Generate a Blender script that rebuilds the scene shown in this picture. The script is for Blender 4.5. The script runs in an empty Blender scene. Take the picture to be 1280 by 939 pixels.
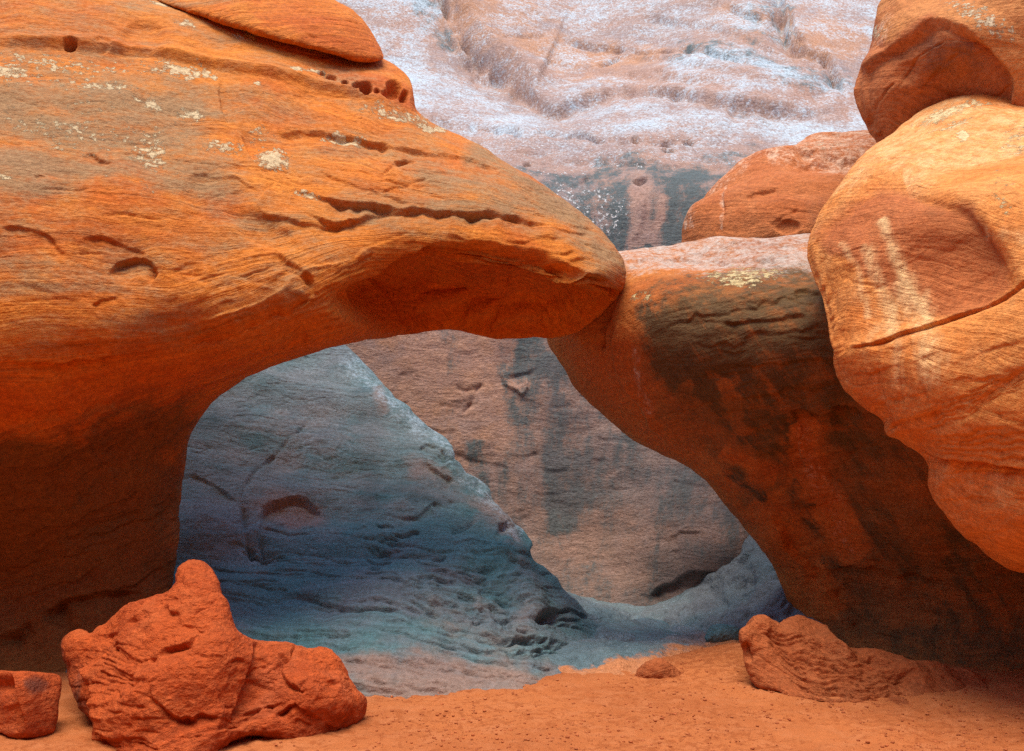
import bpy, math, random
import numpy as np
from mathutils import Vector

# ------------------------------------------------------------------ camera, sky, sun, exposure
SC = bpy.context.scene
COL = SC.collection
F = 1229.0           # focal length in photo pixels
HZ = 600.0           # photo row of the horizon
EYE = 1.6
cam_d = bpy.data.cameras.new('camera')
cam = bpy.data.objects.new('camera', cam_d); COL.objects.link(cam)
cam.location = (0, 0, EYE); cam.rotation_euler = (math.radians(90), 0, 0)
cam_d.sensor_width = 36; cam_d.lens = 36*F/1280; cam_d.shift_y = (HZ-469.5)/1280
cam_d.clip_start = .05; cam_d.clip_end = 500
SC.camera = cam

SUN_EL, SUN_AZ = 77.0, 200.0       # elevation; compass from +Y clockwise (behind the camera, slightly left)
world = bpy.data.worlds.new('World'); SC.world = world; world.use_nodes = True
wn = world.node_tree; wn.nodes.clear()
sky = wn.nodes.new('ShaderNodeTexSky'); sky.sky_type = 'NISHITA'; sky.sun_disc = False
sky.sun_elevation = math.radians(SUN_EL); sky.sun_rotation = math.radians(SUN_AZ)
sky.air_density = 1.0; sky.dust_density = 1.0; sky.ozone_density = 1.0
bg = wn.nodes.new('ShaderNodeBackground'); bg.inputs[1].default_value = .15
wo = wn.nodes.new('ShaderNodeOutputWorld')
wn.links.new(sky.outputs[0], bg.inputs[0]); wn.links.new(bg.outputs[0], wo.inputs[0])
sl = bpy.data.lights.new('sun', 'SUN'); sun = bpy.data.objects.new('sun', sl); COL.objects.link(sun)
sl.energy = 2.0; sl.angle = math.radians(40); sl.color = (1.0, .87, .67)
az, el = math.radians(SUN_AZ), math.radians(SUN_EL)
sdir = Vector((math.sin(az)*math.cos(el), math.cos(az)*math.cos(el), math.sin(el)))
sun.rotation_euler = sdir.to_track_quat('Z', 'Y').to_euler()
SC.view_settings.view_transform = 'Standard'; SC.view_settings.look = 'None'
SC.view_settings.exposure = 1.02; SC.view_settings.gamma = 1
try:
    SC.cycles.max_bounces = 8; SC.cycles.diffuse_bounces = 4; SC.cycles.use_denoising = False
except Exception: pass

# ------------------------------------------------------------------ maths helpers
def P(u, v, D):
    return np.stack([(np.asarray(u)-640)/F*D, np.asarray(D)*1.0, EYE+(HZ-np.asarray(v))/F*D], -1)

def _hash(ix, iy, iz, seed):
    h = (ix.astype(np.uint32)*np.uint32(374761393) + iy.astype(np.uint32)*np.uint32(668265263)
         + iz.astype(np.uint32)*np.uint32(2147483647) + np.uint32((seed*974634777) & 0xffffffff))
    h = (h ^ (h >> np.uint32(13)))*np.uint32(1274126177)
    h ^= h >> np.uint32(16)
    h = h*np.uint32(2246822519); h ^= h >> np.uint32(15)
    return h
def _g(h, x, y, z):
    a = (h & np.uint32(1023)).astype(np.float32)*np.float32(2*math.pi/1024)
    c = ((h >> np.uint32(10)) & np.uint32(1023)).astype(np.float32)*np.float32(2/1023)-1
    s = np.sqrt(np.maximum(0, 1-c*c))
    return (np.cos(a)*x+np.sin(a)*y)*s + c*z
def noise3(p, seed=0):
    p = np.asarray(p, np.float32)
    i = np.floor(p); f = p-i; i = i.astype(np.int64)
    w = f*f*f*(f*(f*6-15)+10)
    r = None; out = 0
    for dx in (0, 1):
        wx = w[..., 0] if dx else 1-w[..., 0]
        for dy in (0, 1):
            wy = w[..., 1] if dy else 1-w[..., 1]
            for dz in (0, 1):
                wz = w[..., 2] if dz else 1-w[..., 2]
                h = _hash(i[..., 0]+dx, i[..., 1]+dy, i[..., 2]+dz, seed)
                out = out + _g(h, f[..., 0]-dx, f[..., 1]-dy, f[..., 2]-dz)*wx*wy*wz
    return out*1.5
def fbm(p, sc, octs=4, seed=0, gain=.5, ridge=False):
    p = np.asarray(p, np.float32)*np.float32(sc); a = 1.0; o = 0; t = 0
    for k in range(octs):
        n = noise3(p, seed+k*17)
        if ridge: n = 1-2*np.abs(n)
        o = o+a*n; t += a; a *= gain; p = p*np.float32(2.03)+np.float32(5.3)
    return o/t
def sstep(a, b, x):
    t = np.clip((x-a)/(b-a), 0, 1); return t*t*(3-2*t)

class TPS:
    def __init__(s, pts, vals, lam=1e-3, sc=300.):
        s.sc = sc; p = np.asarray(pts, float)/sc; n = len(p)
        d = np.linalg.norm(p[:, None]-p[None], axis=-1)
        K = np.where(d > 0, d*d*np.log(d+1e-12), 0)+lam*np.eye(n)
        A = np.zeros((n+3, n+3)); A[:n, :n] = K; A[:n, n] = 1; A[:n, n+1:] = p; A[n, :n] = 1; A[n+1:, :n] = p.T
        b = np.zeros(n+3); b[:n] = vals
        s.w = np.linalg.solve(A, b); s.p = p
    def __call__(s, q):
        q = np.asarray(q, float)/s.sc; sh = q.shape[:-1]; q = q.reshape(-1, 2); n = len(s.p)
        o = np.empty(len(q))
        for a in range(0, len(q), 40000):
            qq = q[a:a+40000]
            d2 = ((qq[:, None]-s.p[None])**2).sum(-1)
            o[a:a+40000] = (.5*d2*np.log(d2+1e-20))@s.w[:n]+s.w[n]+qq@s.w[n+1:]
        return o.reshape(sh)

def spline(pts, step=6., closed=False):
    pts = np.asarray(pts, float); n = len(pts); out = []
    rng = range(n if closed else n-1)
    for i in rng:
        if closed: p0, p1, p2, p3 = pts[(i-1) % n], pts[i], pts[(i+1) % n], pts[(i+2) % n]
        else: p0, p1, p2, p3 = pts[max(i-1, 0)], pts[i], pts[i+1], pts[min(i+2, n-1)]
        L = np.linalg.norm((p2-p1)[:2]); m = max(2, int(L/step))
        t = (np.arange(m)/m)[:, None]
        # tension keeps corners
        m1 = (p2-p0)*.38; m2 = (p3-p1)*.38
        lim = max(L, 1e-6)
        for mm in (m1, m2):
            l = np.linalg.norm(mm[:2])
            if l > lim: mm *= lim/l
        out.append((2*t**3-3*t**2+1)*p1+(t**3-2*t**2+t)*m1+(-2*t**3+3*t**2)*p2+(t**3-t**2)*m2)
    out = np.concatenate(out)
    if not closed: out = np.vstack([out, pts[-1]])
    return out

def nearest(q, poly, closed):
    """distance, signed side, nearest point and the extra channel for points q to a polyline"""
    a = poly if closed else poly[:-1]
    b = np.roll(poly, -1, 0) if closed else poly[1:]
    qx = np.ascontiguousarray(q[:, 0], np.float32); qy = np.ascontiguousarray(q[:, 1], np.float32)
    best = np.full(len(q), 1e18, np.float32); bi = np.zeros(len(q), np.int32)
    for k in range(len(a)):
        dx, dy = float(b[k, 0]-a[k, 0]), float(b[k, 1]-a[k, 1]); il = 1/max(dx*dx+dy*dy, 1e-12)
        ox = qx-np.float32(a[k, 0]); oy = qy-np.float32(a[k, 1])
        t = ox*np.float32(dx*il); t += oy*np.float32(dy*il); np.clip(t, 0, 1, out=t)
        ox -= t*np.float32(dx); oy -= t*np.float32(dy); ox *= ox; oy *= oy; ox += oy
        m = ox < best
        np.copyto(best, ox, where=m); np.copyto(bi, k, where=m)
    A, B = a[bi], b[bi]; d = B[:, :2]-A[:, :2]; o = q-A[:, :2]
    bt = np.clip((o*d).sum(-1)/np.maximum((d*d).sum(-1), 1e-12), 0, 1)
    near = A+bt[:, None]*(B-A)
    side = np.sign(d[:, 0]*(q[:, 1]-A[:, 1])-d[:, 1]*(q[:, 0]-A[:, 0]))
    return np.sqrt(best).astype(float), side, near, (bi+bt)/len(a)

def inside(q, poly):
    x, y = q[:, 0], q[:, 1]; r = np.zeros(len(q), bool)
    a = poly; b = np.roll(poly, -1, 0)
    for k in range(len(a)):
        c = (a[k, 1] > y) != (b[k, 1] > y)
        with np.errstate(divide='ignore', invalid='ignore'):
            xi = (b[k, 0]-a[k, 0])*(y-a[k, 1])/(b[k, 1]-a[k, 1]+1e-12)+a[k, 0]
        r ^= c & (x < xi)
    return r

# ------------------------------------------------------------------ carving, stain and painted shade maps, one set per rock
U0, V0, MW, MH = -420, -420, 2140, 1460
class Maps:
    def __init__(s): s.m = {}; s.rs = np.random.RandomState(5)
    def get(s, n):
        if n not in s.m: s.m[n] = np.zeros((MH, MW), np.float32)
        return s.m[n]
    def win(s, pts, pad):
        p = np.asarray(pts, float)
        x0 = int(max(0, p[:, 0].min()-pad-U0)); x1 = int(min(MW, p[:, 0].max()+pad-U0))
        y0 = int(max(0, p[:, 1].min()-pad-V0)); y1 = int(min(MH, p[:, 1].max()+pad-V0))
        if x1 <= x0 or y1 <= y0: return None
        yy, xx = np.mgrid[y0:y1, x0:x1]
        return (slice(y0, y1), slice(x0, x1)), np.stack([xx+U0, yy+V0], -1).reshape(-1, 2).astype(float)
    def warp(s, q, amp, sc=30.):
        if not amp: return q
        z = np.zeros(len(q)); a = np.stack([q[:, 0]/sc, q[:, 1]/sc, z], -1)
        return q+amp*np.stack([fbm(a, 1, 3, 3), fbm(a+7.7, 1, 3, 9)], -1)
    def warp2(s, q, amp):
        z = np.full(len(q), 2.2); p = np.stack([q[:, 0]/34, q[:, 1]/34, z], -1); p2 = np.stack([q[:, 0]/9, q[:, 1]/9, z], -1)
        return q+amp*np.stack([fbm(p, 1, 2, 3), fbm(p+7.7, 1, 2, 9)], -1)+.22*amp*np.stack([fbm(p2, 1, 2, 13), fbm(p2+7.7, 1, 2, 19)], -1)
    def ledge(s, pts, h=.05, w=4, decay=40, jit=5, taper=.2, side=1, mod=1.):
        pl = spline(pts, 10); W = s.win(pts, 2.6*decay+w+8)
        if W is None: return
        sl_, q = W; qq = s.warp2(q, jit*1.3); d, sd, nr, t = nearest(qq, pl, False)
        w = max(1.3, w*.5); sdist = d*sd*side
        f = h*sstep(-.6, w, sdist)*np.exp(-np.maximum(sdist-w, 0)/(decay*.8))
        k = np.stack([nr[:, 0]/26, nr[:, 1]/26, np.full(len(q), s.rs.rand()*50)], -1)
        f *= np.clip((1-.38*mod)+mod*1.0*fbm(k, 1, 2, 4), .0, 1.4)
        f *= sstep(0, taper, t)*sstep(0, taper, 1-t)
        end = (t > .003) & (t < .997)
        s.get('disp')[sl_] += (f*np.where(end, 1, np.exp(-d/4.))).reshape(s.get('disp')[sl_].shape).astype(np.float32)
    def crack(s, pts, h=.04, w=2.2, jit=5, taper=.2):
        pl = spline(pts, 8); W = s.win(pts, w*4+8)
        if W is None: return
        sl_, q = W; d, sd, nr, t = nearest(s.warp2(q, jit), pl, False)
        w *= .75; f = h*np.exp(-(d/w)**2)*sstep(-.001, taper, t)*sstep(-.001, taper, 1-t)
        k = np.stack([nr[:, 0]/20, nr[:, 1]/20, np.full(len(q), s.rs.rand()*50)], -1); f *= np.clip(.6+1.3*fbm(k, 1, 2, 4), .0, 1.4)
        s.get('disp')[sl_] += f.reshape(s.get('disp')[sl_].shape).astype(np.float32)
    def chips(s, x0, x1, y0, y1, n, ang, ln=(25, 70), h=(.012, .03), decay=(6, 14), w=2.4, seed=1, jit=5):
        """short ragged broken edges along the bedding direction"""
        r = np.random.RandomState(seed)
        for _ in range(n):
            x = r.uniform(x0, x1); y = r.uniform(y0, y1); l = r.uniform(*ln); a = math.radians((ang(x, y) if callable(ang) else ang)+r.normal()*4); c, q = math.cos(a), math.sin(a); b = r.uniform(-.08, .08)*l
            s.ledge([(x, y), (x+l*.5*c-b*q, y+l*.5*q+b*c), (x+l*c, y+l*q)], h=.75*r.uniform(*h), w=w, decay=1.7*r.uniform(*decay), jit=jit, taper=.4)
    def blob(s, name, u, v, ru, rv, val=1., ang=0, soft=1.0, jit=0):
        r = max(ru, rv)*(1+soft); W = s.win([[u, v]], r)
        if W is None: return
        sl_, q = W; q = s.warp(q, jit)-[u, v]; c, n = math.cos(math.radians(ang)), math.sin(math.radians(ang))
        e = np.sqrt(((q[:, 0]*c+q[:, 1]*n)/ru)**2+((-q[:, 0]*n+q[:, 1]*c)/rv)**2)
        f = val*(1-sstep(1-soft*.6, 1+soft*.6, e)); m = s.get(name)
        f = f.reshape(m[sl_].shape).astype(np.float32)
        if name == 'disp': m[sl_] += f
        else: m[sl_] = m[sl_]+f*(1-np.clip(m[sl_], 0, 1)) if val > 0 else m[sl_]+f
    def line(s, name, pts, w, val=1., jit=4):
        pl = spline(pts, 8); W = s.win(pts, w*2.5+4)
        if W is None: return
        sl_, q = W; d, sd, nr, t = nearest(s.warp(q, jit), pl, False)
        f = val*np.exp(-(d/w)**2)*sstep(-.001, .08, t)*sstep(-.001, .08, 1-t); m = s.get(name)
        m[sl_] = np.maximum(m[sl_], f.reshape(m[sl_].shape)) if val > 0 else m[sl_]+f.reshape(m[sl_].shape)
    def area(s, name, pts, val=1., soft=12, jit=8):
        pl = spline(pts, 10, True); W = s.win(pts, soft*2+8)
        if W is None: return
        sl_, q = W; q = s.warp(q, jit, 40.); d, sd, nr, t = nearest(q, pl, True)
        ins = inside(q, pl); f = sstep(-soft, soft, np.where(ins, d, -d))*val; m = s.get(name)
        f = f.reshape(m[sl_].shape)
        if name == 'disp': m[sl_] += f
        else: m[sl_] = np.maximum(m[sl_], f) if val > 0 else np.clip(m[sl_]+f, 0, 1)
    def sample(s, name, u, v):
        m = s.get(name); x = np.clip(u-U0, 0, MW-2); y = np.clip(v-V0, 0, MH-2)
        xi = x.astype(int); yi = y.astype(int); fx = x-xi; fy = y-yi
        return (m[yi, xi]*(1-fx)+m[yi, xi+1]*fx)*(1-fy)+(m[yi+1, xi]*(1-fx)+m[yi+1, xi+1]*fx)*fy

# ------------------------------------------------------------------ mesh helpers
def to_mesh(name, V, Fc):
    me = bpy.data.meshes.new(name); V = np.asarray(V, np.float32); Fc = np.asarray(Fc, np.int32)
    k = Fc.shape[1]
    me.vertices.add(len(V)); me.vertices.foreach_set('co', V.ravel())
    me.loops.add(Fc.size); me.loops.foreach_set('vertex_index', Fc.ravel())
    me.polygons.add(len(Fc)); me.polygons.foreach_set('loop_start', np.arange(0, Fc.size, k, dtype=np.int32))
    me.update(calc_edges=True)
    return me
def remesh(me, vox):
    o = bpy.data.objects.new('tmp', me); COL.objects.link(o)
    m = o.modifiers.new('r', 'REMESH'); m.mode = 'VOXEL'; m.voxel_size = vox; m.adaptivity = 0
    dg = bpy.context.evaluated_depsgraph_get(); dg.update()
    r = bpy.data.meshes.new_from_object(o.evaluated_get(dg))
    bpy.data.objects.remove(o); return r
def get_co(me):
    a = np.empty(len(me.vertices)*3, np.float32); me.vertices.foreach_get('co', a); return a.reshape(-1, 3)
def set_co(me, c): me.vertices.foreach_set('co', np.ascontiguousarray(c, np.float32).ravel()); me.update()
def get_no(me):
    a = np.empty(len(me.vertices)*3, np.float32); me.vertex_normals.foreach_get('vector', a); return a.reshape(-1, 3)
def smooth(me, it, lam=.5):
    e = np.empty(len(me.edges)*2, np.int32); me.edges.foreach_get('vertices', e); e = e.reshape(-1, 2)
    c = get_co(me); n = len(c); deg = np.bincount(e.ravel(), minlength=n).astype(np.float32)
    for _ in range(it):
        s_ = np.stack([np.bincount(e[:, 0], c[e[:, 1], k], n)+np.bincount(e[:, 1], c[e[:, 0], k], n) for k in range(3)], -1)
        c = c+lam*(s_/np.maximum(deg, 1)[:, None]-c)
    set_co(me, c)
def set_attr(me, name, arr):
    a = me.attributes.get(name) or me.attributes.new(name, 'FLOAT', 'POINT')
    a.data.foreach_set('value', np.ascontiguousarray(arr, np.float32))
def link(name, me, mat, parent=None, origin=None):
    o = bpy.data.objects.new(name, me); COL.objects.link(o)
    if origin is None:
        c = get_co(me); lo, hi = c.min(0), c.max(0); origin = ((lo[0]+hi[0])/2, (lo[1]+hi[1])/2, lo[2])
    c = get_co(me)-np.asarray(origin, np.float32); set_co(me, c); o.location = origin
    me.polygons.foreach_set('use_smooth', np.ones(len(me.polygons), bool))
    if mat: me.materials.append(mat)
    return o
def tag(o, label=None, cat=None, group=None, kind=None):
    for k, v in (('label', label), ('category', cat), ('group', group), ('kind', kind)):
        if v: o[k] = v
    return o

def refine(me):
    """split the faces the photo can see in four, so thin cracks and laminae are real relief"""
    c = get_co(me); n = get_no(me); d = c-np.array([0, 0, EYE], np.float32); D = np.maximum(c[:, 1], .5)
    u = 640+d[:, 0]/D*F; v = HZ-d[:, 2]/D*F
    vis = (-(n*d).sum(-1)/np.linalg.norm(d, axis=-1) > -.12) & (u > -50) & (u < 1330) & (v > -50) & (v < 990)
    nl = np.empty(len(me.polygons), np.int32); me.polygons.foreach_get('loop_total', nl)
    if (nl != 4).any(): return me
    q = np.empty(len(nl)*4, np.int32); me.loops.foreach_get('vertex_index', q); q = q.reshape(-1, 4)
    S = vis[q].all(1)
    e = np.stack([q, np.roll(q, -1, 1)], -1).reshape(-1, 2); e.sort(axis=1)
    key = e[:, 0].astype(np.int64)*len(c)+e[:, 1]; uk, inv = np.unique(key, return_inverse=True); inv = inv.reshape(-1, 4)
    sp = np.zeros(len(uk), bool); sp[inv[S].ravel()] = True
    mid = np.full(len(uk), -1, np.int64); mid[sp] = len(c)+np.arange(sp.sum())
    a_, b_ = (uk[sp]//len(c)), (uk[sp] % len(c)); M = (c[a_]+c[b_])/2
    qs = q[S]; ctr = len(c)+len(M)+np.arange(len(qs)); V = np.vstack([c, M, c[qs].mean(1)])
    m_ = mid[inv[S]]
    F4 = np.concatenate([np.stack([qs[:, k], m_[:, k], ctr, m_[:, (k-1) % 4]], -1) for k in range(4)])
    rest = ~S; touched = rest & sp[inv].any(1); plain = q[rest & ~touched]; ng = []
    for qq, ii in zip(q[touched], inv[touched]):
        f = []
        for k in range(4):
            f.append(qq[k])
            if sp[ii[k]]: f.append(mid[ii[k]])
        ng.append(f)
    loops = np.concatenate([F4.ravel(), plain.ravel()]+([np.concatenate(ng)] if ng else [])).astype(np.int32)
    sizes = np.concatenate([np.full(len(F4)+len(plain), 4), [len(f) for f in ng]]).astype(np.int32)
    r = bpy.data.meshes.new('refined'); r.vertices.add(len(V)); r.vertices.foreach_set('co', V.astype(np.float32).ravel())
    r.loops.add(len(loops)); r.loops.foreach_set('vertex_index', loops); r.polygons.add(len(sizes))
    r.polygons.foreach_set('loop_start', np.concatenate([[0], np.cumsum(sizes)[:-1]]).astype(np.int32)); r.update(calc_edges=True)
    return r

MASKS = ('varnish', 'pale', 'lichen', 'tint', 'sand', 'dark')
def carve(me, maps, big=(.05, .5), med=(.02, 2.), fine=(.006, 9.), beds=(.012, 1.0), strata=None, facing=True, seed=0, ridgea=0., facet=None):
    """push the surface along its normal with the carved ledges, bedding and weathering, then write the stain and painted shade masks"""
    c = get_co(me); n = get_no(me)
    d = c-np.array([0, 0, EYE], np.float32); D = np.maximum(c[:, 1], .5)
    u = 640+d[:, 0]/D*F; v = HZ-d[:, 2]/D*F
    w = sstep(.02, .35, -(n*d).sum(-1)/np.linalg.norm(d, axis=-1)) if facing else np.ones(len(c))
    warp = fbm(c, .8, 2, seed+50)
    t = strata(u, v, c)
    disp = np.zeros(len(c))
    if maps: disp -= maps.sample('disp', u, v)*w
    disp += big[0]*fbm(c, big[1], 2, seed+1)+med[0]*fbm(c, med[1], 3, seed+2)
    if ridgea: disp += ridgea*fbm(c*np.array([.5, .5, 1.4]), 1.6, 4, seed+8, ridge=True)
    if facet:      # flat broken faces meeting at edges: folded linear fields add up to planes
        rr = np.random.RandomState(seed+500); cw = c+.12/facet[1]*np.stack([fbm(c, facet[1]*1.5, 2, seed+70+i) for i in range(3)], -1)
        for i in range(6):
            dv = rr.normal(size=3); dv /= np.linalg.norm(dv); x = cw@dv*facet[1]*rr.uniform(.6, 1.7)+rr.rand(); x -= np.floor(x)
            disp += facet[0]*rr.uniform(.4, 1.)*(2*np.abs(2*x-1)-1)*.5
    # bedding: thin layers that weather in and out, fading in patches
    tt = np.stack([c[:, 0]*.35, c[:, 1]*.35, (t+warp*1.5)], -1)
    b = fbm(tt*np.array([1, 1, beds[1]]), 1.0, 4, seed+3, .62)
    patch = .35+.9*sstep(-.25, .35, fbm(c, .9, 2, seed+30))
    disp += .6*beds[0]*b*patch
    # separate beds: each stands out by its own amount and is undercut along its lower joint
    for fq, am in ((beds[1]*1.3, .55), (beds[1]*4.1, .30)):
        ph = t*fq+.9*fbm(c, 1.1, 2, seed+60)+.25*fbm(c, 5., 2, seed+61); ii = np.floor(ph); fr = ph-ii
        r_ = np.sin(ii*78.233+seed)*43758.5453; r_ -= np.floor(r_)
        pt = sstep(-.05, .35, fbm(c*np.array([1, 1, 1.6]), 1.5, 2, seed+62+int(am*100)))
        disp += beds[0]*am*pt*((r_-.5)*sstep(0, .12, fr)*sstep(0, .12, 1-fr)-.9*np.exp(-((fr-.5)/.49)**40*0-((1-fr)/.10)**2)*(r_ > .35)-.3*np.exp(-(fr/.07)**2))
    disp += fine[0]*fbm(c, fine[1], 3, seed+4)
    c = c+n*disp[:, None]
    set_co(me, c)
    set_attr(me, 'strata', t)
    for k in MASKS:
        set_attr(me, k, maps.sample(k, u, v) if maps and k in maps.m else np.zeros(len(c)))

def body(outline, ctrl, vox=.02, g=5, back=1.2, defR=.4, lam=2e-3, sm=3, jag=1.2):
    """closed solid: outline (u,v[,rim radius m]) seen from the photo's spot, front depth from control points"""
    ol = np.array([(p[0], p[1], p[2] if len(p) > 2 else defR) for p in outline], float)
    pl = spline(ol, 5, True)
    z = np.full(len(pl), 3.3); e1 = np.stack([pl[:, 0]/28, pl[:, 1]/28, z], -1)
    pl[:, :2] += jag*2*np.stack([fbm(e1, 1, 3, 70, .65), fbm(e1+9.1, 1, 3, 71, .65)], -1)
    f = TPS([(a, b) for a, b, _ in ctrl], [c for *_, c in ctrl], lam)
    x0, x1 = pl[:, 0].min()-2*g, pl[:, 0].max()+2*g; y0, y1 = pl[:, 1].min()-2*g, pl[:, 1].max()+2*g
    us, vs = np.arange(x0, x1+g, g), np.arange(y0, y1+g, g)
    vv, uu = np.meshgrid(vs, us, indexing='ij'); q = np.stack([uu.ravel(), vv.ravel()], -1)
    d, _, nr, _ = nearest(q, pl, True); ins = inside(q, pl) & (d > g*.35)
    ny, nx = uu.shape; I = ins.reshape(ny, nx)
    cell = I[:-1, :-1] | I[1:, :-1] | I[:-1, 1:] | I[1:, 1:]
    used = np.zeros((ny, nx), bool)
    for a in (0, 1):
        for b in (0, 1): used[a:ny-1+a, b:nx-1+b] |= cell
    used = used.ravel()
    pos = np.where(ins[:, None], q, nr[:, :2]); dist = np.where(ins, d, 0); R = nr[:, 2]
    idx = np.nonzero(used)[0]
    Df = f(pos[idx]); R = R[idx]; dm = dist[idx]*Df/F
    x = np.clip(dm/np.maximum(R, 1e-4), 0, 1); front = Df+R*(1-np.sqrt(1-(1-x)**2))
    x = np.clip(dm/back, 0, 1); rear = Df+R+back*np.sqrt(1-(1-x)**2)
    fi = np.full(ny*nx, -1); fi[idx] = np.arange(len(idx)); n0 = len(idx)
    isin = ins[idx]; ri = fi.copy(); rr = np.arange(n0); rr[isin] = n0+np.arange(isin.sum()); ri[idx] = rr
    V = np.vstack([P(pos[idx][:, 0], pos[idx][:, 1], front), P(pos[idx][isin][:, 0], pos[idx][isin][:, 1], rear[isin])])
    cy, cx = np.nonzero(cell); a = cy*nx+cx; quads = np.stack([a, a+1, a+1+nx, a+nx], -1)
    Fc = np.vstack([fi[quads], ri[quads][:, ::-1]])[:, ::-1]
    me = to_mesh('body', V, Fc); me = remesh(me, vox); smooth(me, sm); me = refine(me); smooth(me, 1)
    return me

# ------------------------------------------------------------------ rock material
class NT:
    def __init__(s, name):
        s.mat = bpy.data.materials.new(name); s.mat.use_nodes = True; s.t = s.mat.node_tree; s.t.nodes.clear()
    def n(s, kind, **kw):
        x = s.t.nodes.new(kind)
        for k, v in kw.items(): setattr(x, k, v)
        return x
    def put(s, sock, v):
        if v is None: return
        if hasattr(v, 'is_output'): s.t.links.new(v, sock)
        else: sock.default_value = v
    def attr(s, name): return s.n('ShaderNodeAttribute', attribute_name=name).outputs['Fac']
    def math(s, op, a, b=0., c=None, clamp=False):
        x = s.n('ShaderNodeMath', operation=op, use_clamp=clamp); s.put(x.inputs[0], a); s.put(x.inputs[1], b)
        if c is not None: s.put(x.inputs[2], c)
        return x.outputs[0]
    def noise(s, vec, scale, detail=4., rough=.55, dist=0.):
        x = s.n('ShaderNodeTexNoise'); s.put(x.inputs['Vector'], vec); x.inputs['Scale'].default_value = scale
        x.inputs['Detail'].default_value = detail; x.inputs['Roughness'].default_value = rough; x.inputs['Distortion'].default_value = dist
        return x.outputs['Fac']
    def mapping(s, vec, scale, loc=(0, 0, 0), rot=(0, 0, 0)):
        x = s.n('ShaderNodeMapping'); s.put(x.inputs[0], vec); x.inputs['Scale'].default_value = scale
        x.inputs['Location'].default_value = loc; x.inputs['Rotation'].default_value = rot; return x.outputs[0]
    def step(s, x, a, b):
        m = s.n('ShaderNodeMapRange', interpolation_type='SMOOTHSTEP'); s.put(m.inputs[0], x)
        m.inputs[1].default_value = a; m.inputs[2].default_value = b; return m.outputs[0]
    def mix(s, f, a, b, mode='MIX'):
        x = s.n('ShaderNodeMix', data_type='RGBA', blend_type=mode); s.put(x.inputs[0], f)
        s.put(x.inputs[6], a if hasattr(a, 'is_output') else (*a, 1)); s.put(x.inputs[7], b if hasattr(b, 'is_output') else (*b, 1))
        return x.outputs[2]
    def comb(s, x, y, z):
        c = s.n('ShaderNodeCombineXYZ'); s.put(c.inputs[0], x); s.put(c.inputs[1], y); s.put(c.inputs[2], z); return c.outputs[0]

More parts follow.
